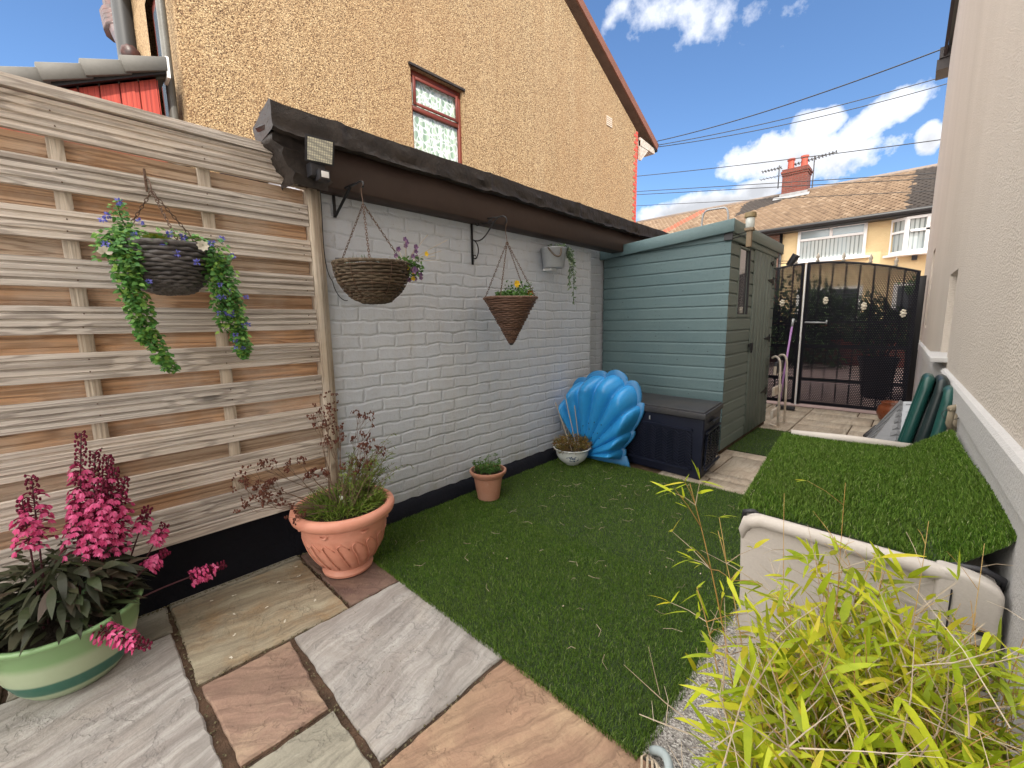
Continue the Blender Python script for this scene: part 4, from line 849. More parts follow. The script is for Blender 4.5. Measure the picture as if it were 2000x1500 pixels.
def gate(x0, x1, lab, flowers, spikes):
    t = thing('metal_gate', lab, 'gate', ((x0 + x1) / 2, GY, 0), 'arched black metal gates')
    mb = MB(); n = 16; P = [[(x0 + (x1 - x0) * i / n, GY, z_) for i in range(n + 1)] for z_ in (.04,)]; P.append([(x0 + (x1 - x0) * i / n, GY, arch(x0 + (x1 - x0) * i / n)) for i in range(n + 1)]); mb.grid(P); mb.build('perforated_sheet', m_perf, t)
    mb = MB()
    for xx in (x0 + .015, x1 - .015): mb.box((xx - .016, GY + .004, .03), (xx + .016, GY + .036, arch(xx)))
    for zz in (.06, .36, .78, 1.07): mb.box((x0 + .032, GY + .006, zz - .014), (x1 - .032, GY + .034, zz + .014))
    mb.tube([(x0 + (x1 - x0) * i / n, GY + .02, arch(x0 + (x1 - x0) * i / n)) for i in range(n + 1)], .014, 6); mb.build('frame', m_blk, t)
    nb_ = max(2, round((x1 - x0) / .125))
    for i in range(1, nb_):
        xx = x0 + (x1 - x0) * i / nb_; mb = MB(); mb.box((xx - .007, GY + .036, .06), (xx + .007, GY + .048, arch(xx) if i % 2 == 0 or 1 else .78)); mb.build('bar', m_blk, t)
    for xx, zz in flowers:
        mb = MB(); 
        for j in range(7):
            a = j * 2 * math.pi / 7; mb.ball((xx + .018 * math.cos(a), GY - .012, zz + .034 * math.sin(a)), .013, 6, 4)
        mb.ball((xx, GY - .02, zz), .016, 8, 5); mb.build('flower_ornament', m_flower, t, smooth=True)
    for xx in spikes:
        z0 = arch(xx); mb = MB(); mb.lathe([(.010, 0), (.024, .012), (.010, .03), (.021, .052), (.014, .075), (.002, .105)], (xx, GY + .02, z0 + .01), 8); mb.build('finial', grime('pale_cast_finial', (.42, .37, .31), (.50, .46, .40), 60), t, smooth=True)
    return t
g1 = gate(-2.15, -1.075, 'left leaf of the arched black perforated gate, mostly behind the shed', [(-1.283, 1.323), (-1.7, 1.31)], (-1.17, -1.4, -1.65, -1.9))
g2 = gate(-1.045, -.02, 'right leaf of the arched black perforated gate with four flower ornaments', [(-.83, 1.334), (-.465, 1.252), (-.122, 1.161)], (-.947, -.695, -.448, -.227))
g2['label'] = 'right leaf of the arched black perforated gate with the bolt bar'
mb = MB(); mb.box((-1.066, GY - .004, .02), (-1.050, GY + .03, 1.79)); mb.build('upright_strip', m_white, g2)  # white strip added to stand for light showing between the leaves
mb = MB(); mb.tube([(-1.02, GY - .03, 1.075), (-.80, GY - .03, 1.068)], .010, 8); mb.tube([(-.80, GY - .03, 1.10), (-.80, GY - .03, 1.05)], .008, 6); mb.build('bolt', m_zinc, g2, smooth=True)
t = thing('gate_post', 'black square gate post fixed to the cream house wall', 'post', (.02, 7.38, 0))
mb = MB(); mb.box((-.035, 7.33, 0), (.035, 7.43, 1.62)); mb.build('post', m_blk, t, bevel=.003)
for zz in (.3, 1.33):
    mb = MB(); mb.box((-.10, 7.36, zz - .01), (-.036, 7.38, zz + .01)); mb.build('hinge_pin', m_blk, t)

# beyond the gate: shrub, bin, low wall, hedge
m_hedge = leafmat('dark_hedge_leaves', [(.012, .03, .010), (.03, .07, .02), (.06, .11, .03)], .5, .15)
def bush(name, c, r_, n, L, mat, lab, cat, stem=True, sc=(1, 1, 1), flat=.5):
    t = thing(name, lab, cat, (c[0], c[1], 0)); mb = MB()
    for _ in range(n):
        v = rv(); v.normalize(); rr_ = r_ * rnd.random() ** .4 * (.75 + .35 * math.sin(v.x * 5 + v.z * 4 + c[0])); p = Vector((c[0] + v.x * rr_ * sc[0], c[1] + v.y * rr_ * sc[1], c[2] + v.z * rr_ * sc[2]))
        d = (v + rv() * .7).normalized(); mb.leaf(p, d, rv() + UP, L * rnd.uniform(.6, 1.2), L * .5, 3, .2)
    mb.build('foliage', mat, t)
    if stem:
        mb = MB()
        for i in range(5): e = rv() * r_ * .6; mb.tube([(c[0], c[1], 0), (c[0] + e.x * .4, c[1] + e.y * .4, c[2] * .6), (c[0] + e.x, c[1] + e.y, c[2] + abs(e.z) * .5)], [.02, .014, .006], 6)
        mb.build('stem', m_soil, t)
    return t
tb = bush('potted_shrub', (-.36, 8.3, 1.0), .55, 2600, .06, m_hedge, 'dark leafy shrub in a tall black pot behind the gate', 'shrub', sc=(.9, .7, 1.0))
mb = MB(); mb.lathe([(.15, 0), (.16, .02), (.215, .50), (.235, .52), (.235, .56), (.2, .56), (.19, .5)], (-.36, 7.95, 0), 24); mb.build('pot', m_dark, tb, auto=40)
tt = thing('boundary_wall', 'low dark brick wall in front of the terrace across the driveway', 'wall', (-4, 12.5, 0)); mb = MB(); mb.box((-9, 12.8, 0), (3, 13.0, 1.0)); mb.build('wall', m_chim, tt)
bush('hedge', (-2.2, 12.0, 1.0), 1.1, 9000, .11, m_hedge, 'tall dark hedge beyond the gate in front of the terrace', 'hedge', sc=(2.6, .5, 1.0))
bush('climbing_shrub', (-.07, 8.9, 1.62), .16, 260, .05, leafmat('fresh_green_leaves', [(.05, .13, .03), (.11, .24, .06), (.17, .32, .10)]), 'small bright green shrub top showing over the gate right end', 'shrub')
# ============================================================ STORAGE BOX (navy)
t = thing('storage_box', 'navy resin garden storage box with woven panels in front of the shed', 'storage box', (-1.45, 3.2, 0))
bw, bd = .86, .50; O = Vector((-.985, 2.93, 0)); ang = R(-5); E1 = Vector((-math.cos(ang), -math.sin(ang), 0)) * 1; E1 = Vector((-math.cos(R(4)), math.sin(R(4)) * 1.0, 0)); E2 = Vector((math.sin(R(3)) * -1.6, math.cos(R(3)), 0)).normalized()
def bp(u, v, z): return O + E1 * u + E2 * v + UP * z
def bbox(mb, u0, v0, z0, u1, v1, z1, tp=0): mb.hexa([bp(u1 - tp, v0 + tp, z0), bp(u0 + tp, v0 + tp, z0), bp(u0 + tp, v1 - tp, z0), bp(u1 - tp, v1 - tp, z0), bp(u1, v0, z1), bp(u0, v0, z1), bp(u0, v1, z1), bp(u1, v1, z1)])
mb = MB(); bbox(mb, .012, .012, .0, bw - .012, bd - .012, .445, .018); mb.build('body', m_navy, t, bevel=.012, seg=3)
# raised frames and herringbone weave
wv = MB(); fr_ = MB()
def panel(org, ax, W_, z0, z1, nn):
    wv = MB()
    fr_.beam(org + ax * 0 + UP * z0 + nn * .004, org + ax * W_ + UP * z0 + nn * .004, .014, .014); fr_.beam(org + UP * z1 + nn * .0, org + ax * W_ + UP * z1 + nn * .0, .014, .014)
    step = .021; nrow = int((z1 - z0) / step); ncol = int(W_ / .045)
    for i in range(ncol):
        for j in range(nrow):
            u = i * W_ / ncol; z = z0 + .012 + j * step; s = 1 if i % 2 == 0 else -1
            a = org + ax * (u + .003) + UP * (z + (0 if s > 0 else .026)); b_ = org + ax * (u + W_ / ncol - .003) + UP * (z + (.026 if s > 0 else 0))
            if z + .03 < z1: off = nn * (.006 + .018 * (.445 - z) / .445 * -1); wv.beam(a + off, b_ + off, .011, .008, nn)
    wv.build('woven_panel', m_navy, t)
panel(bp(.09, .004, 0), E1, bw - .18, .075, .36, -E2); panel(bp(.004, .06, 0), E2, bd - .12, .075, .34, -E1)
fr_.build('panel_frame', m_navy, t)
mb = MB(); bbox(mb, .0, -.012, .447, bw, bd, .488); bbox(mb, .012, .012, .488, bw - .012, bd - .012, .498); mb.build('lid', m_navytop, t, bevel=.009, seg=2)
mb = MB(); a = bp(-.004, .17, .40); b_ = bp(-.004, .33, .40); mb.tube([a, b_], .012, 8); mb.build('handle_recess', m_blk, t)
mb = MB(); c = bp(bw * .48, -.004, .405); mb.box((c.x - .004, c.y - .006, c.z - .014), (c.x + .004, c.y, c.z + .014)); mb.build('lock_tab', m_zinc, t)
mb = MB(); c = bp(bw * .80, .016, .12); mb.box((c.x - .014, c.y - .012, c.z - .013), (c.x + .014, c.y, c.z + .013)); mb.build('sticker', m_white, t)

# ============================================================ SHELL SAND PIT
t = thing('shell_sandpit', 'bright blue plastic shell sandpit leaning against the navy box', 'sandpit', (-1.75, 2.88, .05))
n_ = Vector((.12, -.985, .1)).normalized(); e1 = Vector((1, .12, 0)); e1 = (e1 - n_ * e1.dot(n_)).normalized(); e2 = n_.cross(e1) * -1
if e2.z < 0: e2 = -e2
Hc = Vector((-1.91, 2.845, .035))
RT = [(2, .34), (18, .37), (32, .50), (45, .67), (58, .745), (72, .745), (85, .69), (98, .63), (110, .53), (122, .42), (138, .33)]
def Rr(a):
    for (a0, r0), (a1, r1) in zip(RT, RT[1:]):
        if a0 <= a <= a1: t_ = (a - a0) / (a1 - a0); t_ = t_ * t_ * (3 - 2 * t_) * .4 + t_ * .6; return r0 + (r1 - r0) * t_
    return .34
NL = 8; A0, A1 = 2., 122.
P = []; PF = []; na = NL * 14
for i in range(na + 1):
    a = A0 + (A1 - A0) * i / na; ph = (a - A0) / (A1 - A0) * NL; lob = abs(math.sin(math.pi * ph)) ** .55; ro = Rr(a) * (.90 + .055 * lob); row = []
    edge = min(1, min(i, na - i) / 9.0)
    for j in range(27):
        t_ = j / 26; r_ = ro * (.06 + .94 * t_)
        rise = min(1, (1 - t_) * 26 / 5.0); rise = math.sin(rise * math.pi / 2) ** .8
        st_ = min(1, t_ * 5)
        hgt = (.06 + .15 * t_ ** .9) * rise * (.62 + .38 * lob * min(1, .35 + t_)) * (math.sin(edge * math.pi / 2)) * st_
        row.append(Hc + e1 * (r_ * math.cos(R(a))) + e2 * (r_ * math.sin(R(a))) + n_ * hgt)
    P.append(row); rf_ = Rr(a) * (.955 + .055 * lob)
    PF.append([Hc + (e1 * math.cos(R(a)) + e2 * math.sin(R(a))) * q_ + n_ * o_ for q_, o_ in ((ro * .985, .0), (rf_, .0), (rf_ + .004, -.006), (rf_ + .004, -.022), (rf_ - .006, -.024))])
mb = MB(); mb.grid(P); mb.build('shell', m_blue, t, smooth=True)
mb = MB(); mb.grid(PF)
mb.build('rim', m_blue2, t, smooth=True)
mb = MB(); a, b_ = P[0], PF[0]
q = [Hc - e1 * .20 - e2 * .01, Hc + e1 * .40 - e2 * .045, Hc + e1 * .365 + e2 * .05, Hc - e1 * .22 + e2 * .06]; mb.hexa([p - n_ * .02 for p in q] + [p for p in q]); mb.build('hinge_flange', m_blue2, t, bevel=.006)
mb = MB()
for i, j in [(42, 12), (50, 12), (60, 11), (68, 10), (48, 9), (56, 8), (64, 8), (76, 9), (54, 6), (40, 9), (84, 8), (72, 6)]: c = P[i][j]; mb.ball(c + n_ * .001, .0055, 6, 4)
mb.build('drain_hole', M('hole_dark', None, (.01, .07, .16), .6), t, smooth=True)

# ============================================================ CREAM STORAGE CHEST WITH TURF LID
t = thing('storage_chest', 'cream resin storage chest with turf covered lid beside the cream wall', 'storage chest', (-.1, 1.95, 0))
ZT = .55
FL, FR, BL, BR = Vector((-.338, 1.361, 0)), Vector((.190, 1.345, 0)), Vector((-.434, 2.50, 0)), Vector((.078, 2.56, 0))
ex = (FR - FL).normalized(); ey = (BL - FL).normalized()
def cp(u, v, z): return FL.lerp(FR, u).lerp(BL.lerp(BR, u), v) + UP * z
# front wall with rounded upper corners, slightly battered
def rounded_front(off, zt, rad, ulo, uhi, thick, mb):
    out = []; W_ = (FR - FL).length
    pts2 = [(ulo + .02, 0.), (uhi - .02, 0.)]
    for i in range(9):
        a = math.pi / 2 * i / 8; pts2.append((uhi - rad + rad * math.cos(a), zt - rad + rad * math.sin(a)))
    for i in range(9):
        a = math.pi / 2 * i / 8; pts2.append((ulo + rad - rad * math.sin(a), zt - rad + rad * math.cos(a)))
    N = len(pts2); f = [FL + ex * u + UP * z - ey * (off + .02 * z) for u, z in pts2]; b_ = [p + ey * thick for p in f]
    mb.add(f + b_, [tuple(range(N)), tuple(range(N, 2 * N))[::-1]] + [(i, N + i, N + (i + 1) % N, (i + 1) % N) for i in range(N)])
WF = (FR - FL).length
mb = MB(); rounded_front(.006, ZT - .004, .05, 0, WF, .03, mb); mb.build('front_panel', m_beigep, t, bevel=.010, seg=3)
# rolled top rim of the front panel
mb = MB(); path = [FL + ex * .010 + UP * (ZT - .10) - ey * .006, FL + ex * .008 + UP * (ZT - .06) - ey * .014, FL + ex * .02 + UP * (ZT - .03) - ey * .018, FL + ex * .055 + UP * (ZT - .015) - ey * .018, FL + ex * (WF - .10) + UP * (ZT - .015) - ey * .018, FL + ex * (WF - .04) + UP * (ZT - .018) - ey * .018]
mb.tube(path, [.004, .012, .019, .020, .020, .015], 10); mb.build('rolled_rim', m_beigep, t, smooth=True)
# moulded end block at the right
mb = MB(); Q = []
for i in range(11):
    a = math.pi / 2 * i / 10; Q.append((WF - .11 + .105 * math.sin(a) ** .8, ZT - .035 + .035 * math.cos(a)))
Q.append((WF - .004, .02)); Q.append((WF - .11, .02)); N = len(Q)
f = [FL + ex * u + UP * (z + .004) - ey * .036 for u, z in Q]; b_ = [p + ey * .05 for p in f]
mb.add(f + b_, [tuple(range(N)), tuple(range(N, 2 * N))[::-1]] + [(i, N + i, N + (i + 1) % N, (i + 1) % N) for i in range(N)]); mb.build('end_cap', m_beigep, t, bevel=.012, seg=3)
mb = MB(); 
for zz, w_ in ((.30, .09), (.40, .03)): mb.beam(FL + ex * (WF - .012) + UP * zz - ey * .038, FL + ex * (WF - .012 - w_) + UP * (zz - .004) - ey * .038, .004, .003)
mb.beam(FL + ex * (WF - .085) + UP * .30 - ey * .0375, FL + ex * (WF - .085) + UP * (ZT - .04) - ey * .0375, .003, .003); mb.box(tuple(FL + ex * (WF - .045) + UP * .425 - ey * .040), tuple(FL + ex * (WF - .022) + UP * .437 - ey * .036)); mb.build('panel_seam', m_dark, t)
mb = MB(); mb.beam(FL + ex * .015 + UP * (ZT - .092) - ey * .012, FL + ex * (WF - .12) + UP * (ZT - .115) - ey * .012, .010, .006)
mb.beam(FL + ex * (WF - .10) + UP * (ZT - .035) - ey * .014, FL + ex * (WF - .26) + UP * (ZT - .17) - ey * .012, .007, .004); mb.build('moulded_ridge', m_beigep, t, smooth=False)
mb = MB(); mb.hexa([cp(.0, .03, 0), cp(1, .03, 0), cp(1, 1, 0), cp(0, 1, 0), cp(0, .03, ZT - .03), cp(1, .03, ZT - .03), cp(1, 1, ZT - .03), cp(0, 1, ZT - .03)]); mb.build('body', m_beigep, t, bevel=.015)
mb = MB(); mb.tube([cp(.03, .995, ZT - .01), cp(.5, 1.0, ZT - .006), cp(1.0, .995, ZT - .012)], .020, 10); mb.build('rear_rim', m_beigep, t, smooth=True)
mb = MB(); mb.tube([cp(.0, .03, ZT - .05), cp(.01, .012, ZT - .012), cp(.05, .02, ZT - .008), cp(.12, .03, ZT - .03), cp(.80, .03, ZT - .03), cp(.86, .018, ZT - .005), cp(.94, .012, ZT + .004), cp(1.0, .02, ZT - .012), cp(1.01, .05, ZT - .05)], .007, 8); mb.build('black_edge', m_dark, t, smooth=True)
# turf lid: flat part plus strip turned up along the wall
def lidsurf(P):
    u, v = P[:, 0], P[:, 1]; U = u * 1.22
    fl, fr, bl, br = (np.array(q)[None, :] for q in (FL + ey * .028, FR + ey * .028, BL - ey * .03, BR - ey * .03))
    base = (fl * (1 - v[:, None]) + bl * v[:, None]); ri = (fr * (1 - v[:, None]) + br * v[:, None]); uu = np.clip(U, -.03, .86)[:, None]
    p = base + (ri - base) * uu; ex_ = np.maximum(U - .86, 0); p[:, 0] += ex_ * (.25 + .12 * v); p[:, 2] = ZT - .016 + ex_ * .27 + .010 * np.sin(v * 5.2 + 1.) * (U > .8) + .006 * np.sin(v * 3 + U * 4)
    lim = .055 - .0255 * (p[:, 1] - 7.353) - .012; p[:, 0] = np.minimum(p[:, 0], lim); return p
G_ = [(i / 24, j / 40) for j in range(41) for i in range(25)]; gp = lidsurf(np.array(G_)); mb = MB(); mb.grid([[tuple(gp[j * 25 + i]) for i in range(25)] for j in range(41)]); mb.build('turf_mat', m_turfb, t, smooth=True)
bo = blades('turf_pile', [(-.02, .0, 1.005, 1., 64000), (-.035, 0, -.01, 1, 110000), (.985, 0, 1.01, 1, 110000), (-.02, .985, 1.0, 1.01, 60000)], m_blade, .010, .018, None, lidsurf, .0020)
bo.parent = t; bo.data.transform(Matrix.Translation(-t.location)); bo['kind'] = 'stuff'

# ============================================================ BAMBOO TROUGH
m_trough = grime('blue_grey_trough', (.12, .20, .21), (.17, .26, .27), 8, .5, .3, .002, 60)
t = thing('bamboo_planter', 'yellow green bamboo growing in a blue grey trough beside the cream chest', 'bamboo', (0, .62, 0))
mb = MB(); T0, T1, T2, T3 = Vector((-.215, .45, 0)), Vector((.20, .47, 0)), Vector((.19, .875, 0)), Vector((-.205, .855, 0))
c_t = (T0 + T2) / 2
def ring(s, z): return [c_t + (p - c_t) * s + UP * z for p in (T0, T1, T2, T3)]
R_ = [ring(.84, 0), ring(.97, .225), ring(1.04, .228), ring(1.05, .262), ring(1.04, .27), ring(.91, .27), ring(.89, .20)]
mb.grid(R_, True); mb.build('trough', m_trough, t, bevel=.004, seg=2)
mb = MB(); q = ring(.9, .215); mb.grid([[q[0].lerp(q[1], i / 12).lerp(q[3].lerp(q[2], i / 12), j / 12) + UP * rnd.uniform(-.008, .012) for i in range(13)] for j in range(13)]); mb.build('soil', m_soil, t)
m_culm = leafmat('bamboo_culm', [(.26, .13, .03), (.40, .22, .06), (.50, .36, .14)], .45, 0)
m_dry = leafmat('dry_twigs', [(.30, .22, .15), (.46, .38, .28), (.56, .48, .38)], .8, 0)
m_bam = leafmat('bamboo_leaves', [(.10, .20, .010), (.22, .38, .012), (.38, .53, .020), (.55, .62, .03), (.62, .52, .045)], .38, .28)
stems = MB(); lv = MB(); tw_ = MB()
def bleaf(p, d, L): 
    nrm = UP + rv() * .55; lv.leaf(p, d, nrm, L, L * rnd.uniform(.12, .18), 5, rnd.uniform(.05, .35), lambda q: min(1, q * 4.5) * (1 - q) ** .55 * 1.15, rnd.uniform(-.3, .3))
def culm(b, tip, r_, leafy=1.0, lsc=1.0, nb=7):
    b = Vector(b); tip = Vector(tip); mid = b.lerp(tip, .55) + vec(0, 0, .08) + rv() * .015; pts = bez(b, b.lerp(mid, .6) + rv() * .012, mid, tip, 14)
    stems.tube(pts, [r_ * (1 - .75 * i / 14) for i in range(15)], 6)
    for i in range(nb):
        k0 = rnd.uniform(.38, 1.0); j = int(k0 * 14); p = pts[j]; dd = Vector((rnd.uniform(-1, 1), rnd.uniform(-1, 1), rnd.uniform(-.15, .9))).normalized(); L = rnd.uniform(.03, .10)
        e = p + dd * L; (stems if rnd.random() < .6 else tw_).tube([p, p.lerp(e, .5) + UP * .004, e], [r_ * .5, r_ * .3, r_ * .2], 4)
        if rnd.random() < leafy:
            for q in range(rnd.randint(2, 5)):
                ld = (dd * .7 + rv() * .8 + vec(.05, -.1, -.05)).normalized(); bleaf(e if q < 3 else p.lerp(e, .5), ld, rnd.choice((.032, .042, .050, .060, .078)) * rnd.uniform(.85, 1.15) * lsc)
for i in range(300):
    bx, by = rnd.uniform(-.15, .16), rnd.uniform(.50, .83); ax = rnd.uniform(-.14, .17); ay = rnd.uniform(.54, 1.08); hz = rnd.uniform(.36, .66) - .12 * abs(ax) + .10 * (ay - .8)
    ax = min(ax, .175); culm((bx, by, .21), (ax, ay, hz), rnd.uniform(.0012, .0022), .95, 1.0, 9)
# tall spray at the left and thin dry shoots
for b_, tp in [((-.16, .80, .21), (-.300, .82, .80)), ((-.15, .82, .21), (-.255, .86, .70)), ((-.16, .78, .21), (-.27, .80, .60))]: culm(b_, tp, .0022, .9, .75, 10)
culm((-.05, .82, .21), (-.075, 1.02, .80), .0015, .15, .7, 7); culm((.02, .8, .21), (.045, 1.02, .76), .0015, .3, .8, 6); culm((.09, .8, .21), (.12, 1.08, .72), .0014, .1, .8, 7); culm((-.10, .8, .21), (-.18, 1.05, .74), .0015, .5, .8, 6); culm((.1, .75, .21), (.165, .95, .70), .0014, .4, .8, 8)
for i in range(260):
    p = Vector((rnd.uniform(-.17, .16), rnd.uniform(.5, .95), rnd.uniform(.3, .62))); d = Vector((rnd.uniform(-1, 1), rnd.uniform(-1, 1), rnd.uniform(.1, 1.2))).normalized(); L = rnd.uniform(.06, .17); e = p + d * L
    if e.x > .185: e.x = .185
    tw_.tube([p, p.lerp(e, .5) + rv() * .006, e], [.0011, .0008, .0003], 4)
    if rnd.random() < .5: q = p.lerp(e, .6); f = q + (d + rv() * .6).normalized() * L * .4; f.x = min(f.x, .185); tw_.tube([q, f], [.0006, .0003], 4)
for (x_, y_, z_) in [(-.30, .95, .012), (-.42, .93, .012)]: pass
for v_ in (lv, stems, tw_): v_.v = [(min(p[0], .192 - .0255 * (p[1] - 1)), p[1], p[2]) for p in v_.v]
stems.build('culms', m_culm, t, smooth=True); lv.build('leaves', m_bam, t); tw_.build('dry_twigs', m_dry, t)
# dry twig lying across the grass edge
mb = MB(); mb.tube([(-.47, .985, .03), (-.40, 1.0, .035), (-.32, 1.03, .03), (-.20, 1.07, .02)], [.0012, .002, .002, .001], 5); mb.tube([(-.40, 1.0, .035), (-.42, 1.06, .05), (-.445, 1.09, .06)], [.0014, .001, .0006], 5); mb.tube([(-.43, .99, .032), (-.455, 1.03, .05)], [.001, .0005], 5)
tag(mb.build('fallen_twig', m_dry), 'pale dry twig lying over the turf edge onto the grey concrete', 'twig')
# bits of hose / cut wire at patio corner
mb = MB(); mb.tube(bez((-.405, .93, .01), (-.36, .93, .05), (-.34, .90, .04), (-.33, .85, .008), 10), .011, 8); tag(mb.build('hose_end', grime('pale_hose', (.30, .36, .38), (.38, .43, .44)), None, smooth=True), 'short curved grey hose end at the corner of turf and patio', 'hose')
mb = MB()
for i in range(5): a = rnd.uniform(-.4, .4); mb.tube([(-.415 + i * .006, .915, .004), (-.41 + i * .012, .885 + a * .02, .03), (-.40 + i * .016, .86, .006)], .003, 5)
tag(mb.build('root_ends', m_dry, None), 'tangle of short brown root ends poking up beside the hose end', 'roots')

# ============================================================ POTS
def urn(c, lab):
    t = thing('terracotta_urn', lab, 'plant pot', (c[0], c[1], 0))
    pr = [(.095, 0), (.108, .006), (.112, .018), (.104, .030), (.098, .036), (.112, .05), (.140, .085), (.164, .135), (.178, .19), (.183, .235), (.186, .262), (.190, .268)]
    def flute(r_, z, a):
        if .04 < z < .21:
            tw = a + (z - .05) * 2.2; n = 18; q = abs(math.sin(n * tw / 2)); return r_ + .0095 * (q ** .45 - .7) * math.sin(math.pi * (z - .04) / .17) ** .4
        if .21 <= z <= .225: return r_ + .003
        return r_
    fine = []
    for (r0, z0), (r1, z1) in zip(pr, pr[1:]):
        for i in range(5): fine.append((r0 + (r1 - r0) * i / 5, z0 + (z1 - z0) * i / 5))
    fine.append(pr[-1]); mb = MB(); mb.lathe(fine, (c[0], c[1], 0), 220, flute, close=False); mb.build('bowl', m_terra, t, smooth=True)
    mb = MB(); mb.lathe([(.182, .262), (.205, .266), (.220, .278), (.226, .296), (.222, .312), (.208, .322), (.194, .318), (.184, .30), (.178, .26)], (c[0], c[1], 0), 64, close=False); mb.build('rolled_rim', m_terra, t, smooth=True)
    def rad(z):
        for (r0, z0), (r1, z1) in zip(pr, pr[1:]):
            if z0 <= z <= z1 and z1 > z0: return r0 + (r1 - r0) * (z - z0) / (z1 - z0)
        return pr[-1][0]
    for i in range(18):
        a0 = 2 * math.pi * i / 18; pts = []
        for q in range(15):
            t_ = q / 14; z = .055 + .145 * math.sin(math.pi * min(1, t_ * 1.25) / 2) if t_ < .8 else .200 - .03 * (t_ - .8) / .2; aa = a0 - (z - .05) * 2.2 + (0 if t_ < .55 else .26 * (t_ - .55) / .45); rr = rad(z) + .003; pts.append((c[0] + rr * math.cos(aa), c[1] + rr * math.sin(aa), z))
        mb = MB(); mb.tube(pts, .0026, 5); mb.build('fluted_leaf', m_terra, t, smooth=True)
    # raised leaf garland motifs round the bowl
    for i in range(14):
        a = 2 * math.pi * i / 14; mb = MB(); z = .247
        pts = [(c[0] + (.187 + .003) * math.cos(a + q * .19 - .19 / 2 + .0), c[1] + .190 * math.sin(a + q * .19 - .19 / 2), z - .010 * math.sin(q * math.pi)) for q in [j / 8 for j in range(9)]]
        if i % 2 == 0: mb.tube(pts, [.001, .003, .005, .006, .0065, .006, .005, .003, .001], 6); mb.build('garland', m_terra, t, smooth=True)
    mb = MB(); mb.lathe([(.18, .285), (.1, .292), (.001, .295)], (c[0], c[1], 0), 32, close=False); mb.build('soil', m_soil, t)
    return t
UC = (-1.842, .79)
t = urn(UC, 'large peach terracotta urn with a shrubby red brown and green plant')
m_sed = leafmat('dull_red_seedheads', [(.05, .012, .010), (.10, .03, .022), (.16, .06, .035)], .7, 0)
m_gr = leafmat('soft_green_leaves', [(.05, .12, .015), (.11, .21, .025), (.19, .29, .04), (.24, .28, .07)], .5, .25)
m_stm = grime('reddish_stem', (.12, .07, .05), (.18, .12, .08), 30, .8)
stems = MB(); heads = MB(); lv = MB()
c3 = Vector((UC[0], UC[1], .30))
def branch(p, d, L, r_, lvl):
    e = p + d * L; m_ = p.lerp(e, .5) + rv() * L * .06; stems.tube([p, m_, e], [r_, r_ * .8, r_ * .6], 4)
    if lvl == 0:
        for _ in range(3): q = e + rv() * .006; heads.ball(q, rnd.uniform(.0022, .004), 5, 4, (1, 1, 1.3)); stems.tube([e, q], [r_ * .5, r_ * .4], 3)
        return
    for _ in range(rnd.randint(2, 3)): branch(m_.lerp(e, rnd.uniform(.2, 1)), (d + rv() * .55 + UP * .18).normalized(), L * rnd.uniform(.45, .75), r_ * .65, lvl - 1)
for (dx, dy, dz, L, n) in [(0, -.95, .45, .22, 3), (.05, -.85, .62, .22, 3), (0, -1.0, .30, .20, 3), (-.02, -.12, 1, .24, 3), (0, .0, 1, .26, 3), (0, .12, 1, .22, 3), (.1, .45, .9, .17, 3), (.05, .6, .9, .18, 3), (-.05, -.75, .50, .17, 3), (.02, -.9, .30, .17, 3), (-.1, -.55, .75, .16, 3), (-.08, -.05, 1, .17, 3), (-.05, .02, 1, .19, 3), (.1, .30, .8, .12, 3), (.1, .5, .75, .12, 3), (-.1, -.35, .6, .13, 3), (.2, .1, .9, .10, 3), (0, -1.0, .16, .15, 3)]:
    for _ in range(2):
        d = (Vector((dx, dy, dz)) + rv() * .14).normalized(); p = c3 + Vector((rnd.uniform(-.06, .06), rnd.uniform(-.06, .06), 0)); k1 = p + d * L * .9; stems.tube([p, p.lerp(k1, .5) + rv() * .008, k1], [.0028, .0022, .0018], 5); branch(k1, d, L * .55, .0016, n)
for i in range(2600):
    a = rnd.uniform(0, 2 * math.pi); q = rnd.random() ** .5 * .165; p = c3 + Vector((q * math.cos(a), q * math.sin(a), rnd.uniform(-.005, .03))); d = Vector((math.cos(a) * q * 4, math.sin(a) * q * 4, rnd.uniform(.4, 1.2))) + rv() * .5
    lv.leaf(p, d, rv(), rnd.uniform(.03, .075), rnd.uniform(.0025, .0045), 3, .3)
for i in range(110):
    a = rnd.uniform(-.4, 2.6); q = rnd.random() * .12; p = c3 + Vector((q * math.cos(a), q * math.sin(a), 0)); d = (Vector((.15, rnd.uniform(-.3, .75), 1)) + rv() * .25).normalized(); L = rnd.uniform(.10, .27); pts = bez(p, p + d * L * .4, p + d * L * .8, p + d * L + Vector((.0, rnd.uniform(0, .05), -.02)), 8)
    stems.tube(pts, [.0016] * 5 + [.0012, .001, .0008, .0005], 4)
    for j in range(34): k0 = rnd.randint(1, 8); lv.leaf(pts[k0] + rv() * .003, (d * .6 + rv()).normalized(), rv(), rnd.uniform(.012, .026), rnd.uniform(.0022, .004), 3, .2)
# arching grass stems to the right
for i in range(9):
    p = c3 + Vector((.02, .06, 0)); e = c3 + Vector((rnd.uniform(-.04, .08), rnd.uniform(.16, .40), rnd.uniform(.08, .30))); pts = bez(p, p + UP * .12, e + UP * .05, e, 10); stems.tube(pts, .0009, 4)
    for j in range(9): lv.leaf(pts[10 - j // 2], (pts[10] - pts[8]).normalized() + rv() * .7, rv(), .014, .003, 3, .3)
stems.build('stems', m_stm, t); heads.build('seed_heads', m_sed, t); lv.build('foliage', m_gr, t)
mb = MB(); p = c3 + Vector((.03, -.02, .03)); mb.add([p + Vector((-.012, -.004, 0)), p + Vector((.014, .006, .004)), p + Vector((.012, .004, .035)), p + Vector((-.016, -.004, .03))], [(0, 1, 2, 3)]); mb.build('plant_label', m_white, t)

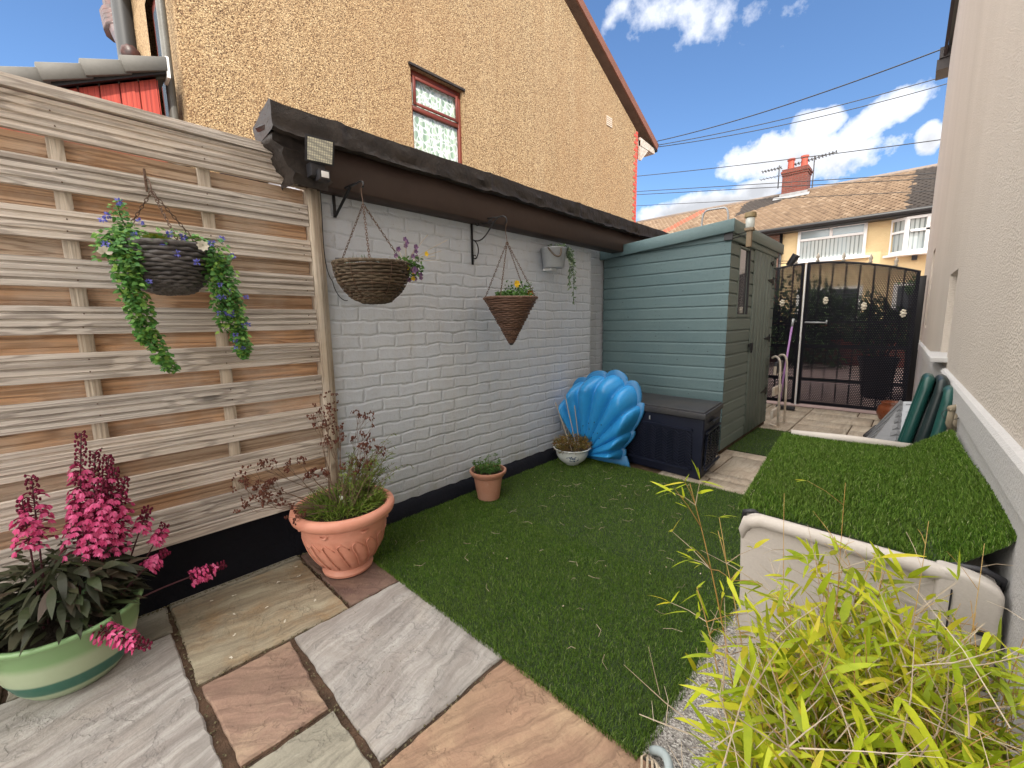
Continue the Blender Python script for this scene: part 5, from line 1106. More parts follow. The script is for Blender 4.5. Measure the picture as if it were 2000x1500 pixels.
# small terracotta pot
t = thing('small_terracotta_pot', 'small plain terracotta pot with a leafy green herb on the turf by the wall', 'plant pot', (-1.915, 1.765, 0))
PC = (-1.915, 1.765, .006)
mb = MB(); mb.lathe([(.066, 0), (.070, .004), (.092, .145), (.092, .148), (.100, .152), (.104, .156), (.107, .166), (.106, .170), (.116, .172), (.119, .180), (.117, .190), (.106, .191), (.100, .180), (.094, .15)], PC, 48, close=False); mb.build('pot', m_terra2, t, auto=35)
mb = MB(); mb.lathe([(.10, .165), (.001, .17)], PC, 24, close=False); mb.build('soil', m_soil, t)
m_herb = leafmat('fresh_herb_leaves', [(.035, .09, .02), (.07, .16, .035), (.11, .22, .05)], .5, .2)
lv = MB(); stems = MB()
for i in range(40):
    a = rnd.uniform(0, 6.28); q = rnd.random() ** .5 * .07; p = Vector((PC[0] + q * math.cos(a), PC[1] + q * math.sin(a), .172)); hh = rnd.uniform(.05, .095) + (.05 if i in (3, 4) else 0); e = p + Vector((math.cos(a) * .02, math.sin(a) * .02, hh)); stems.tube([p, e], .0012, 4)
    for j in range(12): b_ = rnd.uniform(0, 6.28); lv.leaf(p.lerp(e, rnd.uniform(.3, 1)), Vector((math.cos(b_), math.sin(b_), rnd.uniform(-.2, .5))), UP + rv() * .3, rnd.uniform(.015, .028), rnd.uniform(.009, .014), 4, .3)
lv.build('foliage', m_herb, t); stems.build('stems', m_herb, t)

# enamel bowl planter
t = thing('white_bowl_planter', 'white ceramic bowl painted with a blue motif holding dried plants and three canes', 'plant pot', (-1.90, 2.665, 0))
BC = (-1.90, 2.665, .006)
def f_cer(k, b):
    o = k.obj(); x, y, z = k.sep(o)[:3]; n = k.noise(o, 9, 3, .5); w = k.noise(k.map(o, (1, 1, 1)), 34, 2, .5)
    dx = k.math('ADD', x, -.065); dy = k.math('ADD', y, .085); dz = k.math('ADD', z, -.078); d = k.math('SQRT', k.math('ADD', k.math('ADD', k.math('MULTIPLY', dx, dx), k.math('MULTIPLY', dy, dy)), k.math('MULTIPLY', k.math('MULTIPLY', dz, dz), 4.0)))
    m_ = k.math('MULTIPLY', k.math('LESS_THAN', d, .052), k.ramp(k.math('ABSOLUTE', k.math('SUBTRACT', w, .5)), [(.03, 1), (.06, 0)]))
    c = k.mix(n, (.62, .66, .66), (.74, .76, .75)); c = k.mix(m_, c, (.05, .10, .20)); setc(k, b, c, None, .14)
mb = MB(); mb.lathe([(.055, 0), (.060, .008), (.075, .018), (.105, .045), (.124, .080), (.131, .112), (.136, .125), (.148, .133), (.150, .138), (.138, .138), (.126, .125), (.12, .11)], BC, 56, close=False); mb.build('bowl', M('white_glazed_ceramic', f_cer, rough=.14), t, smooth=True)
mb = MB(); mb.lathe([(.128, .118), (.001, .125)], BC, 24, close=False); mb.build('soil', m_soil, t)
m_dead = leafmat('withered_leaves', [(.16, .055, .03), (.24, .11, .04), (.22, .17, .05), (.12, .14, .035)], .8, .1)
lv = MB()
for i in range(1500):
    a = rnd.uniform(0, 6.28); q = rnd.random() ** .5 * .14; p = Vector((BC[0] + q * math.cos(a), BC[1] + q * math.sin(a), .135 + rnd.uniform(0, .11) * (1 - q * 3))); d = Vector((math.cos(a) * q * 6, math.sin(a) * q * 6, rnd.uniform(-.1, 1))) + rv() * .5; lv.leaf(p, d, rv(), rnd.uniform(.015, .04), rnd.uniform(.003, .007), 3, .3)
for i in range(420): # spray at both sides
    s_ = rnd.choice((-1, 1)); p = Vector((BC[0] + rnd.uniform(-.02, .03), BC[1] + s_ * rnd.uniform(.08, .17), .15 + rnd.uniform(-.02, .10 if s_ < 0 else .03))); lv.leaf(p, rv() + Vector((0, s_ * .8, .2)), rv(), .03, .004, 3, .2)
lv.build('foliage', m_dead, t)
for (b_, tp) in [((.03, -.045, .12), (-.05, -.15, .51)), ((.03, .02, .12), (-.05, -.03, .555)), ((.02, .075, .12), (-.05, .075, .565))]:
    mb = MB(); mb.tube([Vector(BC) + Vector(b_), Vector(BC) + Vector(tp)], .0032, 6); mb.build('cane', m_dry, t)

# green bowl planter with lobelia
GC = (-1.915, -.105, 0)
t = thing('green_bowl_planter', 'pale green glazed bowl with dark band holding tall pink lobelia', 'plant pot', GC)
def f_gb(k, b):
    o = k.obj(); x, y, z = k.sep(o)[:3]; n = k.noise(o, 5, 4, .6); f = k.noise(o, 60, 3, .6); zz = k.math('ADD', k.math('ADD', z, k.math('MULTIPLY', y, .04)), k.math('MULTIPLY', k.math('SUBTRACT', n, .5), .010))
    c = k.mix(n, (.36, .45, .28), (.45, .53, .36)); up = k.ramp(zz, [(.135, 0), (.158, 1)]); c = k.mix(k.math('MULTIPLY', up, .8), c, (.16, .34, .12))
    band = k.math('MULTIPLY', k.ramp(zz, [(.034, 0), (.040, 1)]), k.ramp(zz, [(.078, 1), (.086, 0)])); c = k.mix(band, c, (.010, .12, .085)); c = k.mix(k.math('MULTIPLY', f, .2), c, (.25, .30, .2)); setc(k, b, c, k.bump(f, .15, .001), .38)
mb = MB(); mb.lathe([(.100, 0), (.112, .006), (.134, .035), (.156, .085), (.170, .14), (.178, .20), (.186, .208), (.191, .216), (.188, .224), (.178, .224), (.170, .21), (.165, .17)], GC, 72, close=False); mb.build('bowl', M('green_glazed_bowl', f_gb, rough=.38), t, smooth=True)
mb = MB(); mb.lathe([(.172, .185), (.001, .195)], GC, 24, close=False); mb.build('soil', m_soil, t)
m_lob = leafmat('dark_lobelia_leaves', [(.018, .030, .016), (.035, .050, .026), (.05, .085, .03), (.075, .05, .04)], .38, .12)
m_lstem = grime('maroon_stem', (.05, .012, .018), (.08, .02, .03), 30, .6)
m_pink = leafmat('magenta_petals', [(.50, .02, .12), (.68, .04, .20), (.80, .12, .32), (.85, .22, .42)], .5, .3)
m_bud = leafmat('dark_maroon_buds', [(.07, .008, .018), (.14, .012, .035), (.22, .015, .06)], .6, .1)
lv = MB(); stems = MB(); pet = MB(); bud = MB(); c0 = Vector(GC)
for i in range(430):
    a = rnd.uniform(0, 6.28); q = rnd.random() ** .6 * .15; zz = rnd.uniform(.25, .42) - q * .35; p = c0 + Vector((q * math.cos(a) * .9, q * math.sin(a), zz)); d = Vector((math.cos(a), math.sin(a), rnd.uniform(-.35, .75))) + rv() * .3
    lv.leaf(p, d, UP + rv() * .5, rnd.uniform(.05, .105), rnd.uniform(.018, .030), 6, rnd.uniform(.2, .6), lambda q_: math.sin(math.pi * min(.98, q_ ** .75)), rnd.uniform(-.35, .1))
def spike(b_, tip, f0, n, wid=.028, sc=1.0):
    b_ = Vector(b_); tip = Vector(tip); pts = bez(b_, b_.lerp(tip, .3) + UP * .02, b_.lerp(tip, .7) + UP * .01, tip, 20); stems.tube(pts, [.0032 * (1 - .5 * i / 20) for i in range(21)], 6); ax = (tip - b_).normalized(); x_, y_ = frame(ax)
    for i in range(n):
        k_ = f0 + (1 - f0) * (i + rnd.random()) / n; j = min(19, int(k_ * 20)); p = pts[j].lerp(pts[j + 1], k_ * 20 - j); a = i * 2.4 + rnd.uniform(-.3, .3); o_ = x_ * math.cos(a) + y_ * math.sin(a); rel = (k_ - f0) / (1 - f0)
        if rel < .66 + rnd.uniform(-.2, .14) and rnd.random() < .86:
            q = p + o_ * wid * sc * (1 - .4 * rel); bud.tube([p, p.lerp(q, .6) + UP * .004, q], [.0012, .0022, .0026], 5)
            for z_ in range(5):
                s_ = (z_ - 2) * .55; dd = (o_ * .5 - UP * .75 + (x_ * math.sin(a) * -1 + y_ * math.cos(a)) * s_).normalized(); pet.leaf(q, dd, o_ + rv() * .2, rnd.uniform(.014, .021) * sc, .0082 * sc, 4, .1)
        else:
            q = p + o_ * .013 * sc + UP * .004; bud.ball(q, .0035 * sc, 5, 4, (1, 1, 1.7)); bud.leaf(p, o_ + UP * .7, rv(), .016, .004, 3)
for b_, tp, f0, n, w in [((0, .03, .2), (-.02, .10, .79), .44, 95, .030), ((0, .06, .2), (-.03, .125, .72), .44, 90, .036), ((.01, .08, .2), (-.02, .155, .70), .42, 110, .042), ((.02, .07, .2), (.0, .165, .66), .38, 110, .044), ((0, .05, .2), (.02, .135, .64), .40, 90, .040), ((.0, .10, .2), (.0, .185, .62), .40, 80, .034), ((.0, .02, .2), (.0, .085, .66), .42, 70, .034),
                      ((.0, -.04, .2), (-.01, -.02, .68), .56, 60, .034), ((.02, -.05, .2), (.01, -.045, .62), .6, 50, .032),
                      ((.02, .12, .2), (-.02, .235, .49), .72, 34, .022), ((.03, .14, .2), (-.02, .275, .41), .72, 28, .018), ((.06, .13, .24), (.0, .268, .315), .55, 46, .022), ((.07, .13, .2), (.0, .435, .185), .62, 62, .024), ((.10, .0, .24), (.255, .175, .125), .40, 64, .026)]:
    spike(c0 + Vector(b_), c0 + Vector(tp), f0, n, w)
for i in range(90): p = c0 + Vector((rnd.uniform(-.06, .03), rnd.uniform(-.10, .14), rnd.uniform(.3, .44))); lv.leaf(p, rv() + UP * .3, rv(), rnd.uniform(.03, .06), rnd.uniform(.008, .016), 4, .3)
lv.v = [((p[0], p[1], max(p[2], .232)) if math.hypot(p[0] - GC[0], p[1] - GC[1]) < .20 and p[2] < .232 else p) for p in lv.v]
lv.build('leaves', m_lob, t); stems.build('stems', m_lstem, t); pet.build('flowers', m_pink, t); bud.build('buds', m_bud, t)

# ============================================================ HANGING BASKETS AND WALL FITTINGS
def chain(mb, a, b_, L=.016, r_=.0016):
    a = Vector(a); b_ = Vector(b_); d = b_ - a; n = max(2, int(d.length / (L * .8))); x_, y_ = frame(d); dn = d.normalized()
    for i in range(n):
        c = a + d * (i + .5) / n; s_ = x_ if i % 2 else y_; pts = [c + dn * (L * .55 * math.cos(q)) + s_ * (L * .24 * math.sin(q)) for q in [2 * math.pi * j / 8 for j in range(8)]]; mb.tube(pts, r_, 4, closed=True)
def wicker(mb, c, prof, rt, n, amp, half=False):
    for i, (r_, z) in enumerate(prof):
        pts = []
        for j in range(n * 4):
            a = 2 * math.pi * j / (n * 4); rr = r_ + amp * math.sin(n * a + (math.pi if i % 2 else 0)); pts.append((c[0] + rr * math.cos(a), c[1] + rr * math.sin(a), c[2] + z + amp * .5 * math.sin(a * 3 + i) + rnd.uniform(-.0008, .0008)))
        mb.tube(pts, rt * rnd.uniform(.9, 1.12), 6, closed=True)
# 1 -- on the fence
c = Vector((-1.955, .275, 0)); t = thing('hanging_basket', 'charcoal wicker hanging basket with trailing ivy and blue flowers on the timber fence', 'hanging basket', c + UP * 1.25, 'hanging baskets')
mb = MB(); pr = []
for i in range(15): q = i / 14; pr.append((.05 + .082 * math.sin(q * math.pi / 2) ** .9, 1.252 + .150 * (1 - math.cos(q * math.pi / 2)) ** .8))
wicker(mb, c, pr, .0066, 15, .0052); wicker(mb, c, [(.04, 1.248), (.025, 1.247), (.012, 1.246)], .006, 14, .002); wicker(mb, c, [(.134, 1.408)], .008, 30, .002)
mb.lathe([(.02, 1.25), (.07, 1.262), (.115, 1.33), (.125, 1.40)], (c.x, c.y, 0), 24, close=False); mb.build('basket', m_wick1, t, smooth=True)
mb = MB(); mb.lathe([(.125, 1.39), (.001, 1.40)], (c.x, c.y, 0), 20, close=False); mb.build('soil', m_soil, t)
mb = MB(); top = Vector((-1.985, .262, 1.60))
for a in (-2.0, 0.15, 1.9): chain(mb, top, c + Vector((.13 * math.cos(a), .13 * math.sin(a), 1.41)), .018, .0013)
mb.tube(bez(top, top + UP * .05, Vector((-2.05, .262, 1.66)), Vector((-2.092, .262, 1.66)), 6), .002, 6); mb.tube([(-2.09, .262, 1.70), (-2.085, .262, 1.62)], .004, 6); mb.build('chain', m_rust, t)
m_ivy = leafmat('glossy_ivy_leaves', [(.010, .10, .035), (.03, .18, .05), (.08, .26, .06), (.26, .42, .08)], .38, .15)
m_bfl = leafmat('blue_flower_petals', [(.09, .10, .45), (.16, .17, .62), (.30, .30, .75)], .6, .15)
lv = MB(); vine = MB(); bf = MB()
def pom(p, r_=.009):
    bf = MB()
    for _ in range(20): v = rv().normalized(); bf.leaf(p + v * r_ * .3, v, rv(), r_, r_ * .6, 3)
    bf.build('blue_flower', m_bfl, t)
def trail(pts, n, wd, Ls, flowers):
    pts = bez(*pts, 24); vine.tube(pts, .0018, 5)
    for i in range(n):
        k_ = rnd.uniform(0, 23.9); j = int(k_); p = pts[j].lerp(pts[j + 1], k_ - j) + rv() * wd * (1.05 - .45 * k_ / 24); a = rnd.uniform(0, 6.28); lv.leaf(p, Vector((math.cos(a) * .6 + .3, math.sin(a), rnd.uniform(-.5, .25))), Vector((1, 0, 1)) + rv() * .7, Ls * rnd.uniform(.7, 1.25), Ls * rnd.uniform(.7, .95), 4, .3, lambda q: math.sin(math.pi * min(.98, q ** .7)))
    for i in range(flowers): k_ = rnd.uniform(3, 23); p = pts[int(k_)] + Vector((.02, rnd.uniform(-wd, wd) * 1.3, rnd.uniform(-.01, .01))); pom(p)
trail([(c.x + .08, c.y - .10, 1.40), (c.x + .13, c.y - .13, 1.33), (c.x + .08, c.y - .10, 1.10), (c.x + .04, c.y - .035, .985)], 760, .034, .0165, 1)
trail([(c.x + .07, c.y - .11, 1.40), (c.x + .12, c.y - .15, 1.30), (c.x + .09, c.y - .10, 1.20), (c.x + .06, c.y - .095, 1.08)], 420, .032, .0165, 0)
trail([(c.x + .08, c.y + .11, 1.41), (c.x + .12, c.y + .16, 1.36), (c.x + .08, c.y + .17, 1.13), (c.x + .04, c.y + .20, 1.01)], 980, .036, .0165, 14)
trail([(c.x + .05, c.y + .10, 1.40), (c.x + .09, c.y + .12, 1.32), (c.x + .09, c.y + .13, 1.22), (c.x + .08, c.y + .13, 1.12)], 340, .03, .0165, 4)
trail([(c.x, c.y - .08, 1.41), (c.x, c.y - .10, 1.47), (c.x + .02, c.y - .115, 1.50), (c.x + .02, c.y - .11, 1.53)], 130, .03, .015, 0)
trail([(c.x, c.y - .03, 1.41), (c.x + .05, c.y - .12, 1.44), (c.x + .08, c.y - .17, 1.42), (c.x + .08, c.y - .165, 1.35)], 280, .032, .016, 2)
for i in range(260): a = rnd.uniform(0, 6.28); q = rnd.random() ** .5 * .14; lv.leaf((c.x + q * math.cos(a), c.y + q * math.sin(a), 1.41 + rnd.uniform(0, .045)), Vector((math.cos(a), math.sin(a), rnd.uniform(-.4, .6))) + rv() * .4, UP + rv() * .5, .019, .015, 4, .3, lambda q_: math.sin(math.pi * min(.98, q_ ** .7)))
for p in [(.03, -.11, 1.535), (.05, -.155, 1.47), (.06, -.065, 1.475), (.1, -.16, 1.385), (.12, .0, 1.435), (.12, .035, 1.43), (.12, .115, 1.42), (.1, .15, 1.44), (.14, .01, 1.37), (.15, .06, 1.345), (.06, .19, 1.39), (.1, .11, 1.405), (.13, -.02, 1.40), (.02, -.14, 1.49)]: pom(c + Vector(p), .011)
lv.build('ivy', m_ivy, t); vine.build('vine_stem', m_herb, t)
for i, p in enumerate([(.13, .085, 1.405), (.11, -.165, 1.36)]):
    mb = MB(); q = c + Vector(p)
    for j in range(8 if i == 0 else 5): a = j * .785; mb.leaf(q, Vector((.4, math.cos(a), math.sin(a))), Vector((1, 0, .2)), .021, .017, 4, .0)
    mb.build('white_flower', leafmat('cream_petals', [(.62, .58, .48), (.75, .72, .62)], .7, .2) if i == 0 else bpy.data.materials['cream_petals'], t)
mb = MB()
for j in range(4): mb.leaf(c + Vector((.06, -.03, 1.405)), Vector((.3, -.5 + j * .3, .5)), Vector((1, 0, .8)), .06, .045, 5, .3)
mb.build('broad_leaf', leafmat('olive_broad_leaf', [(.12, .17, .02), (.18, .22, .03)], .5, .3), t)

# 2 -- big round basket on triangular bracket
t = thing('bracket', 'plain black triangular bracket on the grey brick wall under the fascia', 'bracket', (-2.115, .975, 1.70), 'wall brackets'); mb = MB()
mb.beam((-2.112, .972, 1.648), (-2.112, .972, 1.768), .014, .005, (0, 1, 0)); mb.beam((-2.112, .972, 1.762), (-1.90, .985, 1.762), .012, .006, (0, 1, 0)); mb.beam((-2.110, .972, 1.652), (-1.955, .982, 1.758), .012, .005, (0, 1, 0)); mb.tube(bez((-1.90, .985, 1.762), (-1.84, .99, 1.775), (-1.835, .99, 1.735), (-1.86, .99, 1.738), 8), .004, 6); mb.build('bracket_iron', m_blk, t)
c = Vector((-1.86, 1.015, 0)); t = thing('hanging_basket', 'large round wire and moss hanging basket with pansies on the triangular bracket', 'hanging basket', c + UP * 1.24, 'hanging baskets')
mb = MB(); pr = []
for i in range(17): q = i / 16; pr.append((.050 + .113 * math.sin(q * math.pi / 2) ** 1.0, 1.232 + .166 * (1 - math.cos(q * math.pi / 2)) ** .80))
wicker(mb, c, pr, .0068, 15, .0055); wicker(mb, c, [(.040, 1.229), (.027, 1.228), (.013, 1.227)], .0065, 14, .002); wicker(mb, c, [(.166, 1.402)], .008, 34, .003)
mb.lathe([(.02, 1.24), (.08, 1.25), (.135, 1.31), (.155, 1.39)], (c.x, c.y, 0), 24, close=False); mb.build('basket', m_wick2, t, smooth=True)
mb = MB()
for a in range(12):
    a = a * math.pi / 6; mb.tube([(c.x + (r_ + .009) * math.cos(a), c.y + (r_ + .009) * math.sin(a), z) for r_, z in pr], .0016, 4)
for i in (3, 6, 9, 12, 15): r_, z = pr[i]; mb.tube([(c.x + (r_ + .010) * math.cos(a * .262), c.y + (r_ + .010) * math.sin(a * .262), z) for a in range(24)], .0016, 4, closed=True)
mb.build('wire_frame', m_rust, t)
mb = MB(); mb.lathe([(.155, 1.385), (.001, 1.395)], (c.x, c.y, 0), 20, close=False); mb.build('soil', m_soil, t)
mb = MB(); top = Vector((-1.86, .99, 1.665))
for a in (-2.5, -.55, 1.35): chain(mb, top, c + Vector((.16 * math.cos(a), .16 * math.sin(a), 1.40)), .018, .0015)
mb.tube(bez(top, top + UP * .03, top + Vector((-.03, 0, .075)), (-1.845, .99, 1.748), 8), .0022, 6); mb.build('chain', m_rust, t)
lv = MB()
for i in range(34): a = rnd.uniform(0, 6.28); p = c + Vector((.05 + .03 * math.cos(a), .055 + .035 * math.sin(a), 1.40)); lv.leaf(p, Vector((math.cos(a), math.sin(a), rnd.uniform(.3, 1.3))), UP + rv() * .4, rnd.uniform(.05, .075), .022, 5, .5, None, -.3)
lv.build('variegated_leaves', leafmat('variegated_leaf', [(.10, .22, .16), (.40, .50, .42), (.62, .68, .60)], .5, .2), t)
lv = MB(); st_ = MB(); m_ppan = leafmat('purple_petals', [(.03, .012, .09), (.08, .03, .16), (.35, .22, .30)], .6, .1); m_ypan = leafmat('yellow_petals', [(.75, .42, .02), (.85, .60, .05)], .6, .2)
for i in range(230): p = c + Vector((.08 + rnd.uniform(-.04, .05), .14 + rnd.uniform(-.05, .05), 1.35 + rnd.uniform(0, .09))); lv.leaf(p, rv() + Vector((.3, .5, .1)), rv() + UP, .02, .011, 4, .3)
for i in range(34):
    p = c + Vector((.08, .13, 1.40)); e = p + Vector((rnd.uniform(-.05, .07), rnd.uniform(-.05, .09), rnd.uniform(-.07, .105))); st_.tube([p, e], .0008, 3)
    tgt = MB()
    for j in range(5): a = j * 1.257; tgt.leaf(e, Vector((.3, math.cos(a), math.sin(a))), Vector((1, -.2, .2)), .014, .012, 3)
    tgt.build('pansy', m_ypan if i % 6 == 0 else m_ppan, t)
for i in range(5): # dry stalks
    p = c + Vector((.05, .15, 1.40)); e = p + Vector((.04, rnd.uniform(.10, .23), rnd.uniform(.03, .17))); st_.tube(bez(p, p + UP * .03, e, e, 6), .0011, 4)
for i in range(14): a = rnd.uniform(0, 6.28); lv.leaf(c + Vector((.11 * math.cos(a), -.05 + .05 * math.sin(a), 1.40)), UP + rv() * .5, rv(), .03, .006, 3)
lv.build('foliage', m_herb, t); st_.build('stalks', m_dry, t)
mb = MB(); mb.tube([c + Vector((-.09, -.13, 1.392)), c + Vector((-.09, -.13, 1.425)), c + Vector((.0, .03, 1.425))], .006, 6); mb.build('drip_bar', m_dark, t, smooth=True)

# 3 -- scroll bracket and cone basket
t = thing('scroll_bracket', 'black wrought iron scroll bracket on the grey brick wall', 'bracket', (-2.115, 1.86, 1.6), 'wall brackets'); mb = MB()
D_ = Vector((.26, .085, 0)).normalized(); B_ = Vector((-2.110, 1.857, 0))
def bk(u, z): return B_ + D_ * u + UP * z
mb.beam(bk(0, 1.500), bk(0, 1.775), .014, .006, (0, 1, 0)); mb.tube([bk(0, 1.772), bk(.15, 1.772), bk(.20, 1.770)], .004, 6)
mb.tube(bez(bk(.003, 1.655), bk(.10, 1.60), bk(.14, 1.76), bk(.20, 1.772), 14) + bez(bk(.20, 1.772), bk(.25, 1.785), bk(.262, 1.735), bk(.236, 1.728), 8), .0042, 6)
def scroll(u0, z0, r0, turn, s_): mb.tube([bk(u0 + r0 * (1 - q * .75) * math.cos(s_ * q * turn), z0 + r0 * (1 - q * .75) * math.sin(s_ * q * turn)) for q in [i / 16 for i in range(17)]], .0032, 5)
mb.tube(bez(bk(.003, 1.655), bk(.05, 1.64), bk(.06, 1.56), bk(.02, 1.535), 10), .0038, 6); scroll(.018, 1.550, .018, 6.5, -1); scroll(.045, 1.748, .022, 7, 1); scroll(.135, 1.752, .018, 7, -1); mb.tube(bez(bk(.06, 1.76), bk(.08, 1.735), bk(.12, 1.735), bk(.15, 1.765), 8), .003, 5)
mb.build('scroll_iron', m_blk, t, smooth=True)
c = Vector((-1.88, 1.965, 0)); t = thing('cone_basket', 'red brown wicker cone hanging basket with yellow and orange pansies', 'hanging basket', c + UP * 1.0, 'hanging baskets')
mb = MB(); pr = [(.012 + .150 * (i / 24), 1.00 + .272 * (i / 24)) for i in range(25)]; wicker(mb, c, pr, .0060, 11, .0045); wicker(mb, c, [(.165, 1.278)], .0075, 30, .003)
mb.lathe([(.008, 1.0), (.150, 1.27)], (c.x, c.y, 0), 24, close=False); mb.build('basket', m_wick3, t, smooth=True)
mb = MB(); mb.lathe([(.003, .982), (.012, .985), (.018, 1.0), (.014, 1.008)], (c.x, c.y, 0), 12); mb.build('tip_cap', m_dark, t, smooth=True)
mb = MB(); mb.lathe([(.150, 1.262), (.001, 1.27)], (c.x, c.y, 0), 20, close=False); mb.build('soil', m_soil, t)
mb = MB(); top = Vector((-1.884, 1.945, 1.62))
for a in (-2.3, -1.2, .5, 1.6): chain(mb, top, c + Vector((.162 * math.cos(a), .162 * math.sin(a), 1.28)), .018, .0015)
mb.tube(bez(top, top + UP * .05, top + Vector((-.03, 0, .06)), (-1.872, 1.938, 1.735), 8), .0022, 6); mb.build('chain', m_rust, t)
lv = MB(); 
for i in range(620): a = rnd.uniform(0, 6.28); q = rnd.random() ** .5 * .12; hh = .045 + .085 * max(0, 1 - abs(q * math.sin(a) - .04) / .05); lv.leaf(c + Vector((.02 + q * math.cos(a), .01 + q * math.sin(a), 1.27 + rnd.uniform(0, hh))), rv() + UP * .6, rv() + UP, .026, .011, 4, .3)
lv.build('foliage', m_herb, t)
for nm, mt_, pp in (('yellow_pansy', bpy.data.materials['yellow_petals'], (.07, -.02, 1.365)), ('orange_pansy', leafmat('orange_petals', [(.75, .17, .01), (.85, .26, .02)], .6, .2), (.06, .115, 1.315))):
    mb = MB()
    for j in range(9): a = j * .9; mb.leaf(c + Vector(pp), Vector((.5 - .05 * j, math.cos(a), math.sin(a))), Vector((1, -.4, .3)) + rv() * .2, .026, .024, 4, .2)
    mb.build(nm, mt_, t)
# zinc wall bucket
c = Vector((-2.05, 2.60, 0)); t = thing('wall_bucket', 'galvanised bucket planter on the wall with trailing ivy at its right', 'planter', c + UP * 1.53)
mb = MB(); mb.lathe([(.075, 1.53), (.078, 1.533), (.098, 1.665), (.101, 1.668), (.100, 1.673), (.094, 1.670), (.090, 1.64)], (c.x + .02, c.y, 0), 36); mb.v = [(max(p[0], -2.115), p[1], p[2]) for p in mb.v]; mb.build('bucket', m_zinc, t, auto=40)
mb = MB(); pts = bez((c.x + .05, c.y - .105, 1.665), (c.x + .12, c.y - .10, 1.575), (c.x + .13, c.y - .045, 1.58), (c.x + .11, c.y - .03, 1.66), 14); mb.tube(pts, .006, 6); mb.build('rope_handle', grime('brown_rope', (.05, .035, .025), (.12, .09, .06), 80), t, smooth=True)
mb = MB(); mb.box((-2.115, c.y - .03, 1.515), (-2.03, c.y + .03, 1.529)); mb.build('shelf_bracket', m_white, t)
lv = MB(); st_ = MB(); m_dki = leafmat('dark_trailing_leaves', [(.010, .04, .012), (.025, .085, .025), (.06, .15, .05), (.30, .36, .25)], .4, .1)
def tr2(pts, n, wd):
    pts = bez(*pts, 20); st_.tube(pts, .0012, 4)
    for i in range(n): k_ = rnd.uniform(0, 19.9); j = int(k_); lv.leaf(pts[j].lerp(pts[j + 1], k_ - j) + rv() * wd * (1.1 - k_ / 22), rv() + Vector((.5, 0, -.4)), Vector((1, 0, .6)) + rv() * .5, .027, .012, 4, .2)
tr2([(c.x + .05, c.y + .05, 1.67), (c.x + .12, c.y + .10, 1.72), (c.x + .12, c.y + .13, 1.50), (c.x + .09, c.y + .155, 1.27)], 130, .022); tr2([(c.x + .05, c.y + .02, 1.67), (c.x + .10, c.y + .08, 1.70), (c.x + .12, c.y + .08, 1.55), (c.x + .10, c.y + .09, 1.37)], 80, .018); tr2([(c.x, c.y, 1.67), (c.x + .05, c.y + .03, 1.72), (c.x + .1, c.y + .13, 1.68), (c.x + .11, c.y + .12, 1.55)], 170, .035)
lv.build('foliage', m_dki, t); st_.build('stem', m_herb, t)

# security light
t = thing('security_light', 'black floodlight with grid of pale lamps and sensor on the fascia end', 'floodlight', (-1.94, .83, 1.86))
N_ = Vector((.93, -.12, -.34)).normalized(); S_ = Vector((.12, .993, 0)).normalized(); U_ = N_.cross(S_) * -1; U_ = U_ if U_.z > 0 else -U_; C_ = Vector((-1.905, .832, 1.862))
mb = MB(); q = []
for o_, s_ in ((-.028, .85), (0, 1)): q += [C_ + N_ * o_ + S_ * a * s_ * .060 + U_ * b_ * s_ * .052 for a, b_ in ((-1, -1), (1, -1), (1, 1), (-1, 1))]
mb.hexa(q); hb = mb.build('housing', m_dark, t, bevel=.004)
def f_led(k, b):
    o = k.obj(); v = k.vor(k.map(o, (1, 1, 1)), 105, 'F1', 'Distance', 0.0); c = k.ramp(v, [(.2, (.78, .76, .60)), (.45, (.50, .50, .42)), (.6, (.34, .34, .30))]); setc(k, b, c, None, .2)
mb = MB(); q = [C_ + N_ * .0015 + S_ * a * .050 + U_ * b_ * .043 for a, b_ in ((-1, -1), (1, -1), (1, 1), (-1, 1))]; mb.hexa(q + [p + N_ * .002 for p in q]); mb.build('lamp_panel', M('led_panel', f_led), t)
for i in range(8):
    pass
mb = MB(); mb.box((-1.985, .80, 1.765), (-1.93, .86, 1.82)); mb.build('mounting_arm', m_dark, t, bevel=.004)
mb = MB(); c_ = Vector((-1.915, .845, 1.768)); mb.box((c_.x - .035, c_.y - .024, c_.z - .022), (c_.x + .012, c_.y + .024, c_.z + .022)); sn = mb.build('sensor', m_dark, t, bevel=.006); mb = MB(); mb.box((c_.x + .012, c_.y - .016, c_.z - .013), (c_.x + .016, c_.y + .016, c_.z + .013)); mb.build('sensor_window', m_white, sn, bevel=.003)
mb = MB(); mb.tube(bez((-2.0, .86, 1.76), (-2.08, .90, 1.6), (-2.10, .88, 1.40), (-2.10, .93, 1.34), 14) + bez((-2.10, .93, 1.34), (-2.10, .94, 1.27), (-2.10, .98, 1.24), (-2.10, 1.0, 1.25), 8), .0022, 5); tag(mb.build('cable', m_blk, None, smooth=True), 'thin black cable drooping down the wall from the floodlight', 'cable')

